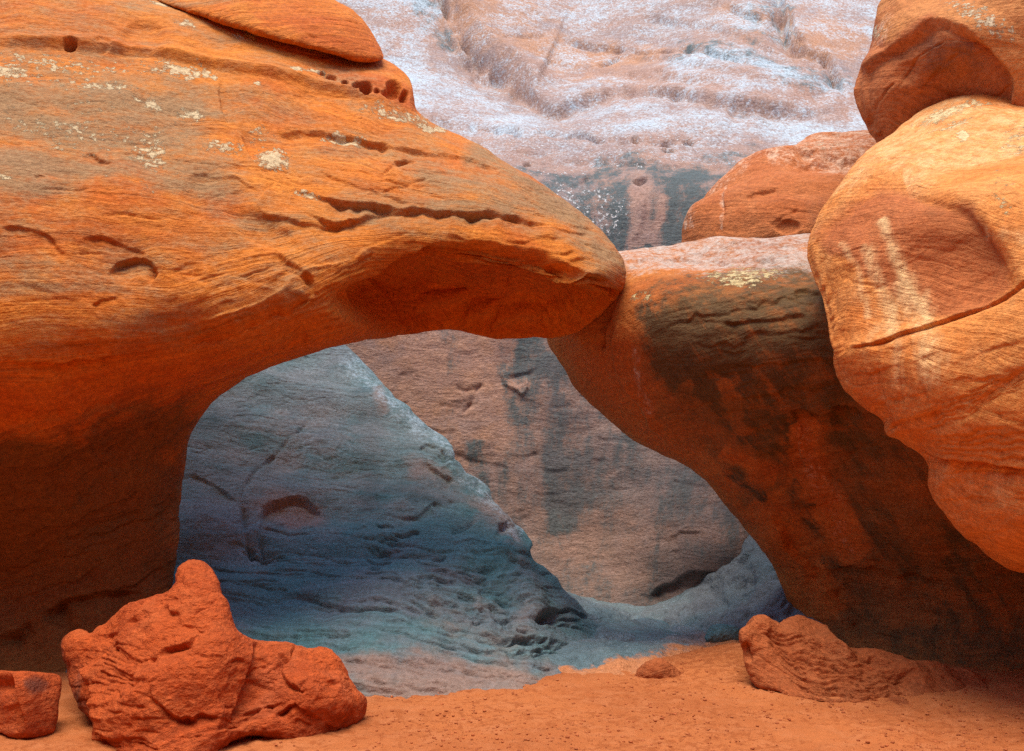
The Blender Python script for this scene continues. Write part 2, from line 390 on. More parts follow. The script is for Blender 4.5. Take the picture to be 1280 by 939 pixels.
def rock_mat(name, A, B, Cc, varn=(.05, .03, .022), pale=(.75, .6, .42), lich=(.8, .72, .5), tint=(.4, .1, .03), dark=(.16, .085, .035),
             bed=3., stripe=.55, lscale=9., bump=1., streak=(3, 3, .5), grain=1., vr=(.15, 1.05), pk=.9, crk=.6, pst=(6, 6, 1.), pna=1., pr=(.2, 1.15), lamk=.38, gk=.6, srot=0, speck=.0, vk=1.1, bedbump=1.0, freck=.0):
    m = NT(name)
    co = m.n('ShaderNodeTexCoord').outputs['Object']
    sep = m.n('ShaderNodeSeparateXYZ'); m.put(sep.inputs[0], co)
    st = m.attr('strata')
    wob = m.noise(co, .8, 2)
    st2 = m.math('ADD', st, m.math('MULTIPLY', wob, .6))
    bv = m.comb(m.math('MULTIPLY', sep.outputs[0], .35), m.math('MULTIPLY', sep.outputs[1], .35), m.math('MULTIPLY', st2, bed))
    nb = m.noise(bv, 1.0, 7, .68)                    # bands
    nl = m.noise(co, .75, 4, .6)                     # big patches
    nm = m.noise(co, 3.3, 6, .62)
    nf = m.noise(co, 26., 5, .62)
    col = m.mix(m.step(nl, .38, .62), A, B)
    col = m.mix(m.math('MULTIPLY', m.step(nm, .45, .68), .55), col, Cc)
    col = m.mix(m.math('MULTIPLY', m.step(nb, .40, .66), stripe), col, m.mix(.5, Cc, A))
    fine = m.noise(m.mapping(bv, (1, 1, 9)), 1.0, 5, .6)
    lk = m.math('MULTIPLY', m.step(m.noise(co, 1.3, 4, .6), .36, .62), lamk)
    lk = m.math('ADD', lk, lamk*.25)
    col = m.mix(lk, col, m.mix(m.step(fine, .25, .75), (.58, .50, .44), (1.38, 1.46, 1.5)), 'MULTIPLY')
    fine2 = m.noise(m.mapping(bv, (2.5, 2.5, 26)), 1.0, 3, .6)
    col = m.mix(lk, col, m.mix(m.step(fine2, .3, .7), (.74, .68, .62), (1.22, 1.28, 1.32)), 'MULTIPLY')
    vr_ = m.n('ShaderNodeVectorRotate', rotation_type='Y_AXIS'); m.put(vr_.inputs['Vector'], co); vr_.inputs['Angle'].default_value = math.radians(srot)
    vstk = m.noise(m.mapping(vr_.outputs[0], streak), 1.0, 8, .74)
    ns = m.noise(m.mapping(bv, (2, 2, 1.4)), 1.0, 6, .7)
    tn = m.math('ADD', m.attr('tint'), m.math('MULTIPLY', m.math('SUBTRACT', nm, .5), 1.3))
    tn = m.math('ADD', tn, m.math('MULTIPLY', m.math('SUBTRACT', ns, .5), .8))
    col = m.mix(m.math('MULTIPLY', m.math('MULTIPLY', m.step(tn, .15, .95), .85), m.step(m.attr('tint'), 0., .3)), col, tint)
    vn = m.math('ADD', m.attr('varnish'), m.math('MULTIPLY', m.math('SUBTRACT', vstk, .5), vk*2.2))
    vn = m.math('ADD', vn, m.math('MULTIPLY', m.math('SUBTRACT', nf, .5), .9))
    vn = m.math('ADD', vn, m.math('MULTIPLY', m.math('SUBTRACT', ns, .5), 1.3))
    vn = m.math('MULTIPLY', m.step(vn, vr[0], vr[1]), m.step(m.attr('varnish'), .0, .3))
    col = m.mix(m.math('MULTIPLY', vn, .92), col, varn)
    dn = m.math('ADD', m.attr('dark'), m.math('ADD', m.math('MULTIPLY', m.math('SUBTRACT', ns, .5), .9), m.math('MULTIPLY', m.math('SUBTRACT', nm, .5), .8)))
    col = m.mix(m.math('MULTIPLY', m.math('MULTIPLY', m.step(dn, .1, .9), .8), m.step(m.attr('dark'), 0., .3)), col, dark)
    pn = m.math('ADD', m.attr('pale'), m.math('MULTIPLY', m.math('SUBTRACT', m.noise(m.mapping(co, (1, 1, 1)), 9., 8, .78), .5), 1.7*pna))
    pn = m.math('ADD', pn, m.math('MULTIPLY', m.math('SUBTRACT', nf, .5), 1.2*pna))
    pn = m.math('ADD', pn, m.math('MULTIPLY', m.math('SUBTRACT', m.noise(m.mapping(co, pst), 1.0, 6, .7), .5), 1.7))
    pn = m.math('MULTIPLY', m.math('MULTIPLY', m.step(pn, pr[0], pr[1]), m.step(m.attr('pale'), .0, .35)), pk)
    col = m.mix(pn, col, pale)
    col = m.mix(m.math('MULTIPLY', m.step(m.math('ADD', m.attr('sand'), m.math('MULTIPLY', m.math('SUBTRACT', m.noise(co, 12., 6, .7), .5), 1.4)), .25, .7), m.step(m.attr('sand'), .0, .2)), col, (.56, .23, .10))
    # lichen: crisp little colonies where the mask allows
    vo = m.n('ShaderNodeTexVoronoi'); m.put(vo.inputs['Vector'], co); vo.inputs['Scale'].default_value = lscale*3
    sp = m.noise(co, lscale*1.7, 9, .82)
    sp2 = m.math('SUBTRACT', sp, m.math('MULTIPLY', vo.outputs['Distance'], .16))
    ln = m.math('ADD', sp2, m.math('MULTIPLY', m.attr('lichen'), .24))
    ln = m.math('MULTIPLY', m.step(ln, .60, .66), m.step(m.attr('lichen'), .03, .2))
    col = m.mix(m.math('MULTIPLY', ln, .9), col, m.mix(m.noise(co, 40., 3), lich, tuple(x*.6 for x in lich)))
    if speck:
        ss = m.step(m.noise(co, 55., 4, .7), .62, .70)
        col = m.mix(m.math('MULTIPLY', ss, speck), col, pale)
    if freck:
        ss = m.step(m.noise(m.mapping(co, (1, 1, 2.5)), 38., 4, .7), .60, .68)
        col = m.mix(m.math('MULTIPLY', ss, freck), col, tuple(x*.35 for x in A))
    col = m.mix(gk, col, m.mix(m.step(nf, .25, .75), (.62, .6, .58), (1.34, 1.36, 1.38)), 'MULTIPLY')
    ng_ = m.noise(co, 130., 3, .7)
    col = m.mix(gk, col, m.mix(m.step(ng_, .25, .75), (.74, .73, .72), (1.24, 1.25, 1.26)), 'MULTIPLY')
    bs = m.n('ShaderNodeBsdfPrincipled'); m.put(bs.inputs['Base Color'], col)
    m.put(bs.inputs['Roughness'], m.math('MULTIPLY_ADD', nm, .25, .68)); bs.inputs['Specular IOR Level'].default_value = .25
    # relief finer than the mesh
    h1 = m.math('MULTIPLY', fine, .016*bedbump)
    h2 = m.math('MULTIPLY', m.noise(co, 70., 5, .65), .007*grain)
    h3 = m.math('MULTIPLY', m.noise(m.mapping(co, (1, 1, 1.8)), 15., 6, .62), .022*grain)
    h4 = m.math('MULTIPLY', nb, .018*bedbump)
    hh = m.math('ADD', m.math('ADD', h1, h2), m.math('ADD', h3, h4))
    hh = m.math('ADD', hh, m.math('MULTIPLY', ln, .004))
    # laminae: narrow grooves that follow the beds, and short ragged cracks, both in patches
    pat = m.step(m.noise(m.mapping(co, (1, 1, 1.5)), 1.9, 4, .6), .42, .62)
    lam = m.noise(m.mapping(bv, (.8, .8, 3.2)), 1.0, 2, .5, 0.)
    g1 = m.math('SUBTRACT', 1., m.step(m.math('ABSOLUTE', m.math('SUBTRACT', lam, .5)), .0, .035))
    hh = m.math('SUBTRACT', hh, m.math('MULTIPLY', m.math('MULTIPLY', g1, pat), .004*crk))
    ck = m.noise(m.mapping(bv, (4, 4, .9)), 1.0, 5, .65, 0.)
    g2 = m.math('SUBTRACT', 1., m.step(m.math('ABSOLUTE', m.math('SUBTRACT', ck, .5)), .0, .014))
    g2 = m.math('MULTIPLY', g2, m.step(nm, .53, .62))
    hh = m.math('SUBTRACT', hh, m.math('MULTIPLY', g2, .009*crk))
    bp = m.n('ShaderNodeBump'); bp.inputs['Strength'].default_value = .95*bump; bp.inputs['Distance'].default_value = 1.0
    m.put(bp.inputs['Height'], hh); m.put(bs.inputs['Normal'], bp.outputs[0])
    out = m.n('ShaderNodeOutputMaterial'); m.put(out.inputs[0], bs.outputs[0])
    return m.mat

def dip(nx, ny, nz, k=1.):
    return lambda u, v, c: (c[:, 0]*nx+c[:, 1]*ny+c[:, 2]*nz)*k

# ------------------------------------------------------------------ arch rock (left fin and its span)
def px_strata(lines, k=1/165.):
    pts, vals = [], []
    for val, L in lines:
        for p in spline(L, 60): pts.append(p); vals.append(val*k)
    f = TPS(pts, vals, 5e-3)
    return lambda u, v, c: f(np.stack([u, v], -1)) + c[:, 1]*0
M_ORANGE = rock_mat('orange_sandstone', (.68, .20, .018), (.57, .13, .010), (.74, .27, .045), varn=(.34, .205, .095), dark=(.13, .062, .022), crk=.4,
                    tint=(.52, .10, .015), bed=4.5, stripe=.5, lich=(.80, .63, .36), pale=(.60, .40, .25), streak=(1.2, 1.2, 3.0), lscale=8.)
mp = Maps()
L, K = mp.ledge, mp.crack
# top bulge above the grey bench, with its holes
L([(-60, 52), (60, 60), (150, 66), (220, 78), (300, 92), (370, 108), (430, 122), (520, 142)], h=-.07, w=16, decay=26, side=-1, mod=.15, jit=.6)
for (a, b, r, q, h) in ((88, 57, 8, 5, .22), (128, 58, 12, 6, .025), (180, 52, 26, 18, .03), (430, 108, 4, 3.5, .16), (456, 115, 7, 6, .24), (445, 112, 4, 3, .12),
                        (492, 112, 8, 8, .14), (486, 122, 9, 5, .10), (503, 122, 6, 7, .12), (470, 119, 4, 3, .1), (412, 100, 7, 4, .06), (402, 95, 5, 3, .05)):
    mp.blob('disp', a, b, r, q, h, soft=.4, jit=5)
# broken slab edges right of the grey bench
L([(285, 85), (272, 112), (285, 150), (300, 160), (312, 190), (322, 205)], h=.045, w=4, decay=30, side=-1)
L([(312, 150), (380, 158), (430, 166), (500, 180), (560, 190), (640, 215)], h=.045, w=4, decay=20)
L([(420, 165), (455, 172), (490, 176)], h=.05, w=3, decay=12)
L([(355, 222), (375, 232), (400, 240), (440, 250), (500, 256), (545, 262), (600, 266), (650, 274), (700, 285)], h=.11, w=4, decay=16)
L([(395, 208), (450, 232), (500, 246), (540, 258)], h=.03, w=3, decay=9)
L([(355, 222), (320, 250), (330, 262), (380, 275), (450, 272), (480, 262)], h=.05, w=4, decay=25)
L([(380, 260), (420, 274), (450, 270), (480, 258), (540, 262)], h=.06, w=4, decay=18)
L([(490, 200), (508, 192), (520, 195)], h=.04, w=3, decay=10)
K([(476, 218), (492, 205), (505, 195), (512, 192)], .03, 2)
K([(545, 262), (600, 268), (660, 276)], .05, 2)
# bean shaped scoop low left
L([(132, 342), (146, 325), (168, 318), (188, 325), (196, 340), (186, 356)], h=.075, w=3, decay=22, jit=2, mod=.4)
L([(112, 382), (130, 370), (152, 366)], h=.03, w=3, decay=14)
L([(100, 300), (125, 292), (160, 306), (185, 316)], h=.04, w=4, decay=14)
L([(0, 285), (30, 284), (60, 296), (85, 318)], h=.045, w=4, decay=24)
mp.blob('disp', 270, 245, 38, 30, .025, ang=30, soft=.5, jit=9)
mp.blob('disp', 330, 285, 45, 16, .04, ang=30, soft=.6, jit=9)
L([(40, 218), (50, 216), (56, 222)], h=.03, w=3, decay=8)
L([(118, 186), (122, 196), (140, 198)], h=.03, w=3, decay=10)
L([(232, 225), (245, 215), (300, 222), (330, 240)], h=.02, w=3, decay=20)
# long faint joints
K([(200, 345), (260, 330), (330, 315), (365, 312)], -.012, 2.2, 3)
K([(195, 250), (205, 210), (220, 170)], -.006, 2, 3)
K([(352, 310), (352, 330), (385, 350), (390, 365)], .02, 3, 3)
# chevron lips running down to the arch
L([(330, 300), (370, 330), (392, 354), (385, 380), (350, 400), (290, 425), (215, 445)], h=.06, w=6, decay=32, side=1)
L([(520, 290), (480, 300), (450, 312), (440, 322), (400, 330), (360, 350), (330, 372), (250, 402), (180, 418)], h=-.035, w=6, decay=30, side=-1)
L([(0, 454), (40, 452), (90, 452), (125, 447), (165, 438)], h=.10, w=4, decay=14)
L([(125, 447), (132, 470), (175, 468), (250, 447), (320, 432), (360, 418)], h=.05, w=4, decay=18)
L([(352, 412), (372, 410), (384, 420), (380, 432), (350, 440)], h=.05, w=3, decay=9)
K([(352, 420), (365, 428), (378, 436)], .04, 2)
for i in range(13):
    y = 330+i*9.5; L([(395-i*7, y+22), (430-i*5, y+6), (468-i*3, y-14+i*1.2)], h=.022, w=2.5, decay=6, jit=4)
for i in range(6):
    y = 505+i*23; L([(-20+i*5, y+14), (60, y+8+i*2), (130-i*4, y-3), (200-i*12, y-24)], h=.035, w=4, decay=15, jit=9)
L([(0, 525), (35, 512), (60, 510), (80, 516)], h=.05, w=3, decay=12)
L([(-20, 806), (40, 775), (90, 745), (140, 736), (180, 738)], h=.16, w=8, decay=22, jit=6)
mp.chips(290, 560, 100, 255, 18, 13, seed=2, h=(.008, .022))
r9 = np.random.RandomState(77)
for _ in range(26):
    x = r9.uniform(-20, 480); y = r9.uniform(90, 440); sl = .14 if y < 230 else (.0 if x < 200 else -.28); l9 = r9.uniform(60, 190); K([(x, y), (x+l9*.5, y+l9*.5*sl+r9.uniform(-4, 4)), (x+l9, y+l9*sl)], r9.uniform(.008, .02), 1.6, 6, taper=.4)
for _ in range(16):
    x = r9.uniform(-20, 120); y = r9.uniform(520, 780); l9 = r9.uniform(60, 160); L([(x, y), (x+l9*.5, y-l9*.15), (x+l9, y-l9*.38)], h=r9.uniform(.02, .05), w=3, decay=24, jit=8)
    mp.line('varnish' if _ % 2 else 'tint', [(x, y+12), (x+l9, y-l9*.38+12)], 12, .5, 12)
0; mp.chips(190, 430, 330, 440, 30, -22, seed=3, h=(.01, .03)); mp.chips(-20, 250, 380, 510, 22, -6, seed=4, h=(.006, .02), ln=(40, 110))
mp.chips(-20, 200, 530, 720, 26, -20, seed=5, h=(.01, .03), ln=(40, 100)); mp.chips(470, 730, 265, 305, 16, 5, seed=6); mp.chips(-20, 300, 100, 330, 26, 3, seed=7, h=(.004, .012), ln=(40, 120))
# alcove under the span
mp.blob('disp', 612, 388, 165, 36, .30, ang=4, soft=.55)
L([(462, 362), (474, 348), (500, 344), (560, 351), (640, 356), (700, 368), (752, 386)], h=.20, w=4, decay=60, mod=.2, jit=3, taper=.1)
L([(500, 386), (540, 392), (600, 392), (650, 384)], h=.05, w=5, decay=20)
mp.area('disp', [(508, 324), (560, 306), (640, 308), (700, 326), (735, 350), (700, 362), (620, 354), (540, 352), (486, 346)], .10, 5, 8)
mp.chips(500, 720, 312, 350, 26, 3, h=(.02, .05), decay=(4, 8), seed=8)
L([(452, 395), (455, 372), (463, 352), (478, 340), (500, 328), (530, 312), (560, 302)], h=.12, w=7, decay=60, side=1)
L([(470, 352), (500, 362), (540, 364), (580, 358), (640, 364), (690, 376)], h=.10, w=6, decay=26)
for y0, hh in ((318, .04), (330, .05), (342, .05), (352, .05)):
    L([(510, y0+8), (560, y0+1), (620, y0+2), (670, y0+5), (720, y0+12)], h=hh, w=3, decay=7, jit=6)
L([(560, 300), (620, 302), (670, 318), (710, 332), (745, 350)], h=.02, w=3, decay=9)
L([(690, 325), (720, 334), (745, 346), (765, 352)], h=.09, w=4, decay=10)
L([(715, 362), (735, 356), (760, 362), (782, 366)], h=.26, w=4, decay=9, taper=.08, mod=.3)
L([(720, 368), (735, 378), (760, 384)], h=.16, w=3, decay=8, mod=.3)
L([(465, 372), (490, 385), (520, 398), (545, 402), (580, 408)], h=.05, w=4, decay=18)
L([(575, 412), (600, 400), (615, 388), (640, 385)], h=.03, w=6, decay=25, side=-1)
L([(540, 372), (590, 378), (640, 372), (680, 378), (745, 388)], h=.035, w=4, decay=14)
# weathered grey bench, lichen, red fresh faces
mp.area('varnish', [(-420, 55), (0, 78), (150, 92), (262, 105), (270, 140), (300, 190), (330, 230), (250, 260), (120, 240), (60, 262), (-420, 300)], .86, 40, 26)
mp.area('varnish', [(-420, -200), (200, -60), (480, 80), (700, 240), (560, 300), (440, 330), (330, 420), (0, 440), (-420, 440)], .42, 40, 20)
mp.area('varnish', [(230, 235), (330, 250), (380, 290), (360, 330), (260, 290)], .42, 24, 20)
mp.area('varnish', [(-420, 300), (0, 292), (75, 320), (60, 345), (-30, 350), (-420, 370)], .6, 14, 12)
mp.blob('varnish', 250, 395, 170, 26, .32, -12, 1, 14)
mp.area('varnish', [(230, 5), (310, 20), (420, 60), (490, 92), (505, 108), (420, 82), (300, 50), (200, 10)], .55, 14, 8)
mp.area('varnish', [(400, 160), (520, 178), (600, 215), (560, 225), (430, 190)], .5, 16, 10)
mp.area('varnish', [(440, 270), (540, 265), (620, 285), (560, 300), (470, 292)], .55, 10, 8)
mp.area('varnish', [(600, 172), (700, 235), (765, 290), (792, 345), (740, 340), (715, 300), (660, 245), (580, 200)], 1.15, 26, 8)
mp.blob('varnish', 610, 250, 90, 30, .4, 18, 1, 12)
mp.area('dark', [(-420, 560), (0, 560), (120, 535), (200, 500), (240, 500), (240, 600), (225, 700), (200, 900), (-420, 900)], 1.0, 60, 30)  # overhang darkened in the colour: desert varnish plus painted shade
mp.blob('tint', 480, 112, 60, 16, .8, 20, 1, 6); mp.blob('tint', 130, 42, 160, 22, .35, 4, 1, 8)
mp.blob('tint', 600, 395, 170, 40, .5, 0, 1, 8); mp.blob('tint', 280, 250, 34, 26, .55, 20, 1, 8); mp.blob('tint', 430, 105, 80, 18, .5, 16)
mp.area('tint', [(340, 130), (420, 130), (520, 150), (500, 170), (400, 160), (330, 150)], .35, 14)
mp.area('tint', [(-50, 470), (130, 470), (300, 430), (420, 430), (250, 500), (120, 560), (-50, 580)], .5, 30, 15)
for a, b, r, q, val in ((225, 90, 22, 7, 1.3), (255, 92, 20, 6, 1.2), (190, 128, 13, 5, 2.2), (60, 76, 90, 12, .8), (10, 90, 30, 12, 1.1), (200, 85, 60, 10, .6), (187, 186, 18, 22, 1.1), (185, 232, 12, 10, .7),
                        (280, 178, 24, 10, 1.0), (340, 195, 18, 15, 1.6), (350, 200, 8, 7, 2.2), (430, 172, 28, 5, 1.3), (380, 55, 10, 8, 1.3), (385, 65, 5, 3, 2.), (310, 45, 22, 8, .9), (235, 35, 14, 5, 1.1),
                        (210, 8, 24, 4, 1.3), (500, 142, 50, 8, 1.0), (545, 158, 24, 5, 1.2), (372, 91, 8, 4, 1.4), (395, 92, 14, 4, 1.2), (323, 103, 4, 3, 2.), (60, 156, 90, 10, .6), (240, 140, 18, 6, 1.2), (130, 110, 60, 8, .8),
                        (120, 160, 150, 60, .42), (0, 224, 14, 6, 1.1), (380, 238, 22, 5, 1.0), (325, 160, 14, 12, .7), (75, 178, 16, 7, .6)):
    mp.blob('lichen', a, b, r, q, min(val, 1.5)*1.0, 8, 1.5, 8)
arch_out = [(-400, -190, .5), (-100, -120, .5), (80, -60, .5), (225, -6, .35), (300, 18, .3), (400, 44, .3), (478, 74, .28), (505, 93, .25), (517, 110, .22), (519, 134, .2), (545, 154, .35), (600, 180, .5),
            (650, 210, .6), (700, 245, .7), (740, 276, .75), (765, 299, .7), (780, 321, .6), (784, 341, .5), (778, 362, .45), (764, 380, .4), (735, 404, .35), (708, 420, .3), (682, 428, .25), (640, 427, .22),
            (600, 422, .22), (560, 417, .22), (520, 419, .22), (470, 424, .22), (430, 430, .22), (390, 442, .25), (350, 458, .28), (310, 478, .32), (270, 505, .35), (247, 533, .35), (235, 562, .35),
            (231, 600, .35), (227, 645, .35), (223, 690, .35), (213, 735, .35), (203, 790, .35), (190, 860, .3), (170, 900, .3), (-60, 900, .3), (-400, 900, .3)]
arch_c = [(-400, -190, 9.4), (-400, 60, 7.9), (-400, 330, 6.6), (-400, 480, 6.7), (-400, 650, 7.6), (-400, 860, 8.1),
          (-100, -110, 9.4), (0, -60, 8.9), (0, 30, 8.35), (0, 75, 8.0), (0, 200, 7.25), (0, 330, 6.85), (0, 450, 6.85), (0, 540, 7.25), (0, 640, 7.9), (0, 740, 8.35), (0, 790, 8.2), (0, 870, 7.9),
          (150, -30, 9.2), (150, 40, 8.6), (150, 90, 8.25), (150, 200, 7.5), (150, 330, 7.1), (150, 420, 7.05), (150, 500, 7.5), (150, 600, 8.05), (150, 700, 8.4), (130, 830, 8.2),
          (215, 560, 8.2), (215, 700, 8.5), (300, 40, 9.0), (300, 110, 8.45), (300, 220, 7.7), (300, 330, 7.3), (300, 400, 7.25), (290, 440, 7.5), (260, 490, 7.9),
          (420, 70, 9.2), (420, 120, 8.75), (420, 220, 8.0), (420, 300, 7.6), (420, 360, 7.5), (400, 410, 7.55), (360, 440, 7.8),
          (500, 110, 9.1), (520, 160, 8.7), (520, 230, 8.15), (520, 290, 7.85), (500, 322, 7.85), (500, 380, 8.35), (490, 410, 8.5), (545, 345, 8.1), (560, 400, 8.7),
          (620, 220, 8.5), (620, 290, 8.05), (620, 345, 8.05), (620, 390, 8.5), (620, 420, 8.75), (700, 280, 8.35), (700, 330, 8.15), (710, 365, 8.25), (690, 410, 8.7), (760, 330, 8.35), (740, 385, 8.5)]
me = body(arch_out, arch_c, vox=.021, back=.9)
arch_st = px_strata([(60, [(-400, 50), (0, 60), (200, 72), (350, 98), (500, 130), (640, 200)]), (200, [(-400, 195), (0, 205), (200, 215), (370, 235), (560, 264), (700, 285), (790, 320)]),
                     (330, [(-400, 330), (0, 345), (180, 350), (330, 318), (450, 292), (560, 300), (680, 318), (770, 352)]), (455, [(-400, 460), (0, 455), (130, 450), (250, 425), (380, 375), (450, 330), (530, 330), (700, 352)]),
                     (600, [(-400, 640), (0, 610), (120, 560), (240, 500), (350, 448), (440, 410), (600, 420)]), (800, [(-400, 820), (0, 790), (120, 730), (220, 680)])])
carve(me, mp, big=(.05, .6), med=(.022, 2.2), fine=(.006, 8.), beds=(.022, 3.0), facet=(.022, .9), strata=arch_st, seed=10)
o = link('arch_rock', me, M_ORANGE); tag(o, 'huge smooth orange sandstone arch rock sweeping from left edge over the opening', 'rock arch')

# domed slab on top of the arch rock
mp = Maps()
mp.chips(250, 440, 0, 45, 10, 22, h=(.008, .02))
mp.blob('varnish', 250, 0, 60, 9, .5); mp.blob('tint', 420, 40, 90, 26, .6, 20)
me = body([(150, -60, .3), (260, -90, .4), (350, -45, .5), (400, -10, .4), (440, 12, .35), (462, 34, .3), (482, 74, .12), (450, 78, .12), (400, 66, .12), (330, 46, .12), (260, 24, .12), (190, 0, .12)],
          [(200, -30, 9.3), (300, -40, 9.5), (300, 20, 8.9), (380, 0, 9.2), (400, 45, 8.95), (440, 30, 9.15), (470, 66, 9.2), (350, -30, 9.5)], vox=.02, back=.9)
carve(me, mp, beds=(.018, 3.), strata=dip(.25, 0, -1), seed=14)
tag(link('rock_dome', me, M_ORANGE), 'rounded orange rock dome lying on top of the big arch rock', 'rock')

# ------------------------------------------------------------------ leaning pier under the right end of the span
M_PIER = rock_mat('varnished_sandstone', (.50, .15, .024), (.37, .10, .016), (.60, .23, .06), dark=(.15, .085, .030), varn=(.06, .045, .022), srot=35, tint=(.50, .13, .02),
                  pale=(.50, .42, .36), lich=(.75, .60, .3), bed=3.5, stripe=.5, vk=1.3, streak=(6., 6., 1.3), lscale=7., vr=(.3, .85))
mp = Maps(); L, K = mp.ledge, mp.crack
L([(775, 322), (850, 318), (930, 322), (1010, 322)], h=.05, w=4, decay=8)
L([(790, 306), (870, 312), (940, 306), (1012, 308)], h=.03, w=3, decay=8)
L([(985, 515), (1000, 510), (1030, 518), (1060, 505)], h=.10, w=5, decay=25)
L([(1040, 508), (1070, 510), (1080, 522)], h=.07, w=4, decay=14)
L([(1003, 515), (1006, 540), (998, 562), (1010, 590)], h=.05, w=4, decay=20, side=1)
L([(770, 395), (762, 430), (765, 470), (790, 500), (815, 540), (835, 560)], h=-.05, w=8, decay=26, side=-1)
L([(768, 375), (758, 400), (754, 440)], h=.12, w=8, decay=12, side=1)
L([(990, 370), (1010, 362), (1030, 372)], h=.06, w=4, decay=12)
L([(960, 640), (990, 700), (1040, 770), (1080, 815)], h=.06, w=12, decay=30, side=-1, jit=8)
L([(1020, 720), (1060, 790), (1085, 820)], h=.05, w=8, decay=30, side=-1, jit=8)
L([(890, 700), (1000, 715), (1100, 712), (1200, 730)], h=.04, w=5, decay=26, jit=12)
L([(900, 405), (960, 398), (1010, 392)], h=.05, w=4, decay=12)
for i in range(8):
    L([(840+i*22, 400+i*33), (930+i*18, 385+i*34), (1040, 372+i*36)], h=.022, w=3, decay=9, jit=10)
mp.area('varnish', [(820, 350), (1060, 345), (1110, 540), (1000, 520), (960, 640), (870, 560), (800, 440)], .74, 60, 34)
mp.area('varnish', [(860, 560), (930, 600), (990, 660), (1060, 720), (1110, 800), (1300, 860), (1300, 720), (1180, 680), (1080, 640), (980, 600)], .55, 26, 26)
for pts, w in (([(905, 470), (915, 500), (928, 540)], 8), ([(850, 480), (880, 520), (905, 560)], 12), ([(1000, 530), (1012, 590), (1040, 640), (1075, 690)], 24), ([(1010, 470), (1018, 500)], 8), ([(1060, 520), (1085, 570)], 12),
               ([(900, 560), (960, 590), (990, 620)], 14), ([(1040, 620), (1060, 660), (1080, 700)], 10), ([(800, 480), (830, 540), (880, 580), (940, 640), (980, 720)], 22)):
    mp.line('varnish', pts, w, -.8, 12)
for x, y, r, q, an in ((970, 665, 26, 9, 40), (1015, 640, 12, 16, -10), (1030, 655, 18, 7, 10), (1040, 708, 30, 9, 12), (1000, 690, 26, 8, 30), (930, 610, 40, 10, 35), (870, 470, 60, 12, 60)):
    mp.blob('varnish', x, y, r, q, .8, an, 1.2, 14)
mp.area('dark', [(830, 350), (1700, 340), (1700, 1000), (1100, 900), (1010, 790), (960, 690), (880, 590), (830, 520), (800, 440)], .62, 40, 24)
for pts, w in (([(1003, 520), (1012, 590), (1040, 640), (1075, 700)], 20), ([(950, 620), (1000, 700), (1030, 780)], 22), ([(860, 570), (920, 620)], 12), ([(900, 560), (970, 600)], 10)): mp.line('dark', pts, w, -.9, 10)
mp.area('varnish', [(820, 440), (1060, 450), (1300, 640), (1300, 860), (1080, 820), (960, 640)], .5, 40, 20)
for pts, w in (([(905, 470), (930, 545)], 7), ([(850, 480), (905, 560)], 10), ([(780, 400), (800, 470), (830, 560)], 14), ([(1000, 525), (1020, 600), (1075, 700)], 18), ([(900, 560), (990, 610)], 10), ([(1040, 620), (1085, 710)], 8), ([(960, 620), (1010, 720), (1040, 800)], 16), ([(1120, 600), (1180, 700)], 14), ([(1100, 700), (1130, 780)], 14)):
    mp.line('varnish', pts, w, -.7, 12); mp.line('tint', pts, w*.8, .55, 12)
mp.chips(820, 1090, 350, 500, 30, -4, seed=9, h=(.008, .025), ln=(30, 90)); mp.chips(900, 1280, 520, 820, 50, 14, seed=10, h=(.01, .035))
mp.blob('tint', 760, 480, 50, 60, .75, 40); mp.blob('tint', 820, 365, 40, 18, .9, 0, 1, 8)
mp.area('tint', [(700, 440), (760, 450), (840, 560), (980, 700), (960, 720), (880, 610), (780, 550)], .6, 16)
mp.area('pale', [(770, 296), (1030, 280), (1030, 335), (900, 330), (770, 340)], .75, 8, 5)
mp.blob('pale', 940, 335, 100, 20, .45)
mp.line('pale', [(1003, 520), (1010, 580), (1040, 630), (1060, 700)], 18, .28); mp.line('pale', [(790, 420), (800, 470), (815, 520)], 8, .35)
for a, b, r, q, val in ((930, 345, 60, 16, .9), (800, 372, 20, 10, .7), (930, 355, 14, 8, 1.2)): mp.blob('lichen', a, b, r, q, val, 0, 1.2, 6)
pier_out = [(700, 330, .4), (740, 316, .35), (790, 309, .3), (850, 304, .3), (940, 295, .3), (1030, 288, .3), (1400, 270, .4), (1650, 260, .4), (1650, 940, .3), (1400, 885, .3), (1280, 870, .25), (1180, 872, .25), (1100, 862, .25),
            (1060, 846, .25), (1015, 812, .25), (993, 772, .3), (981, 752, .3), (966, 716, .35), (941, 672, .35), (915, 640, .35), (890, 612, .35), (868, 592, .3), (840, 577, .3), (800, 561, .3), (765, 538, .3), (738, 510, .3),
            (715, 478, .3), (698, 450, .3), (684, 426, .3), (680, 380, .3)]
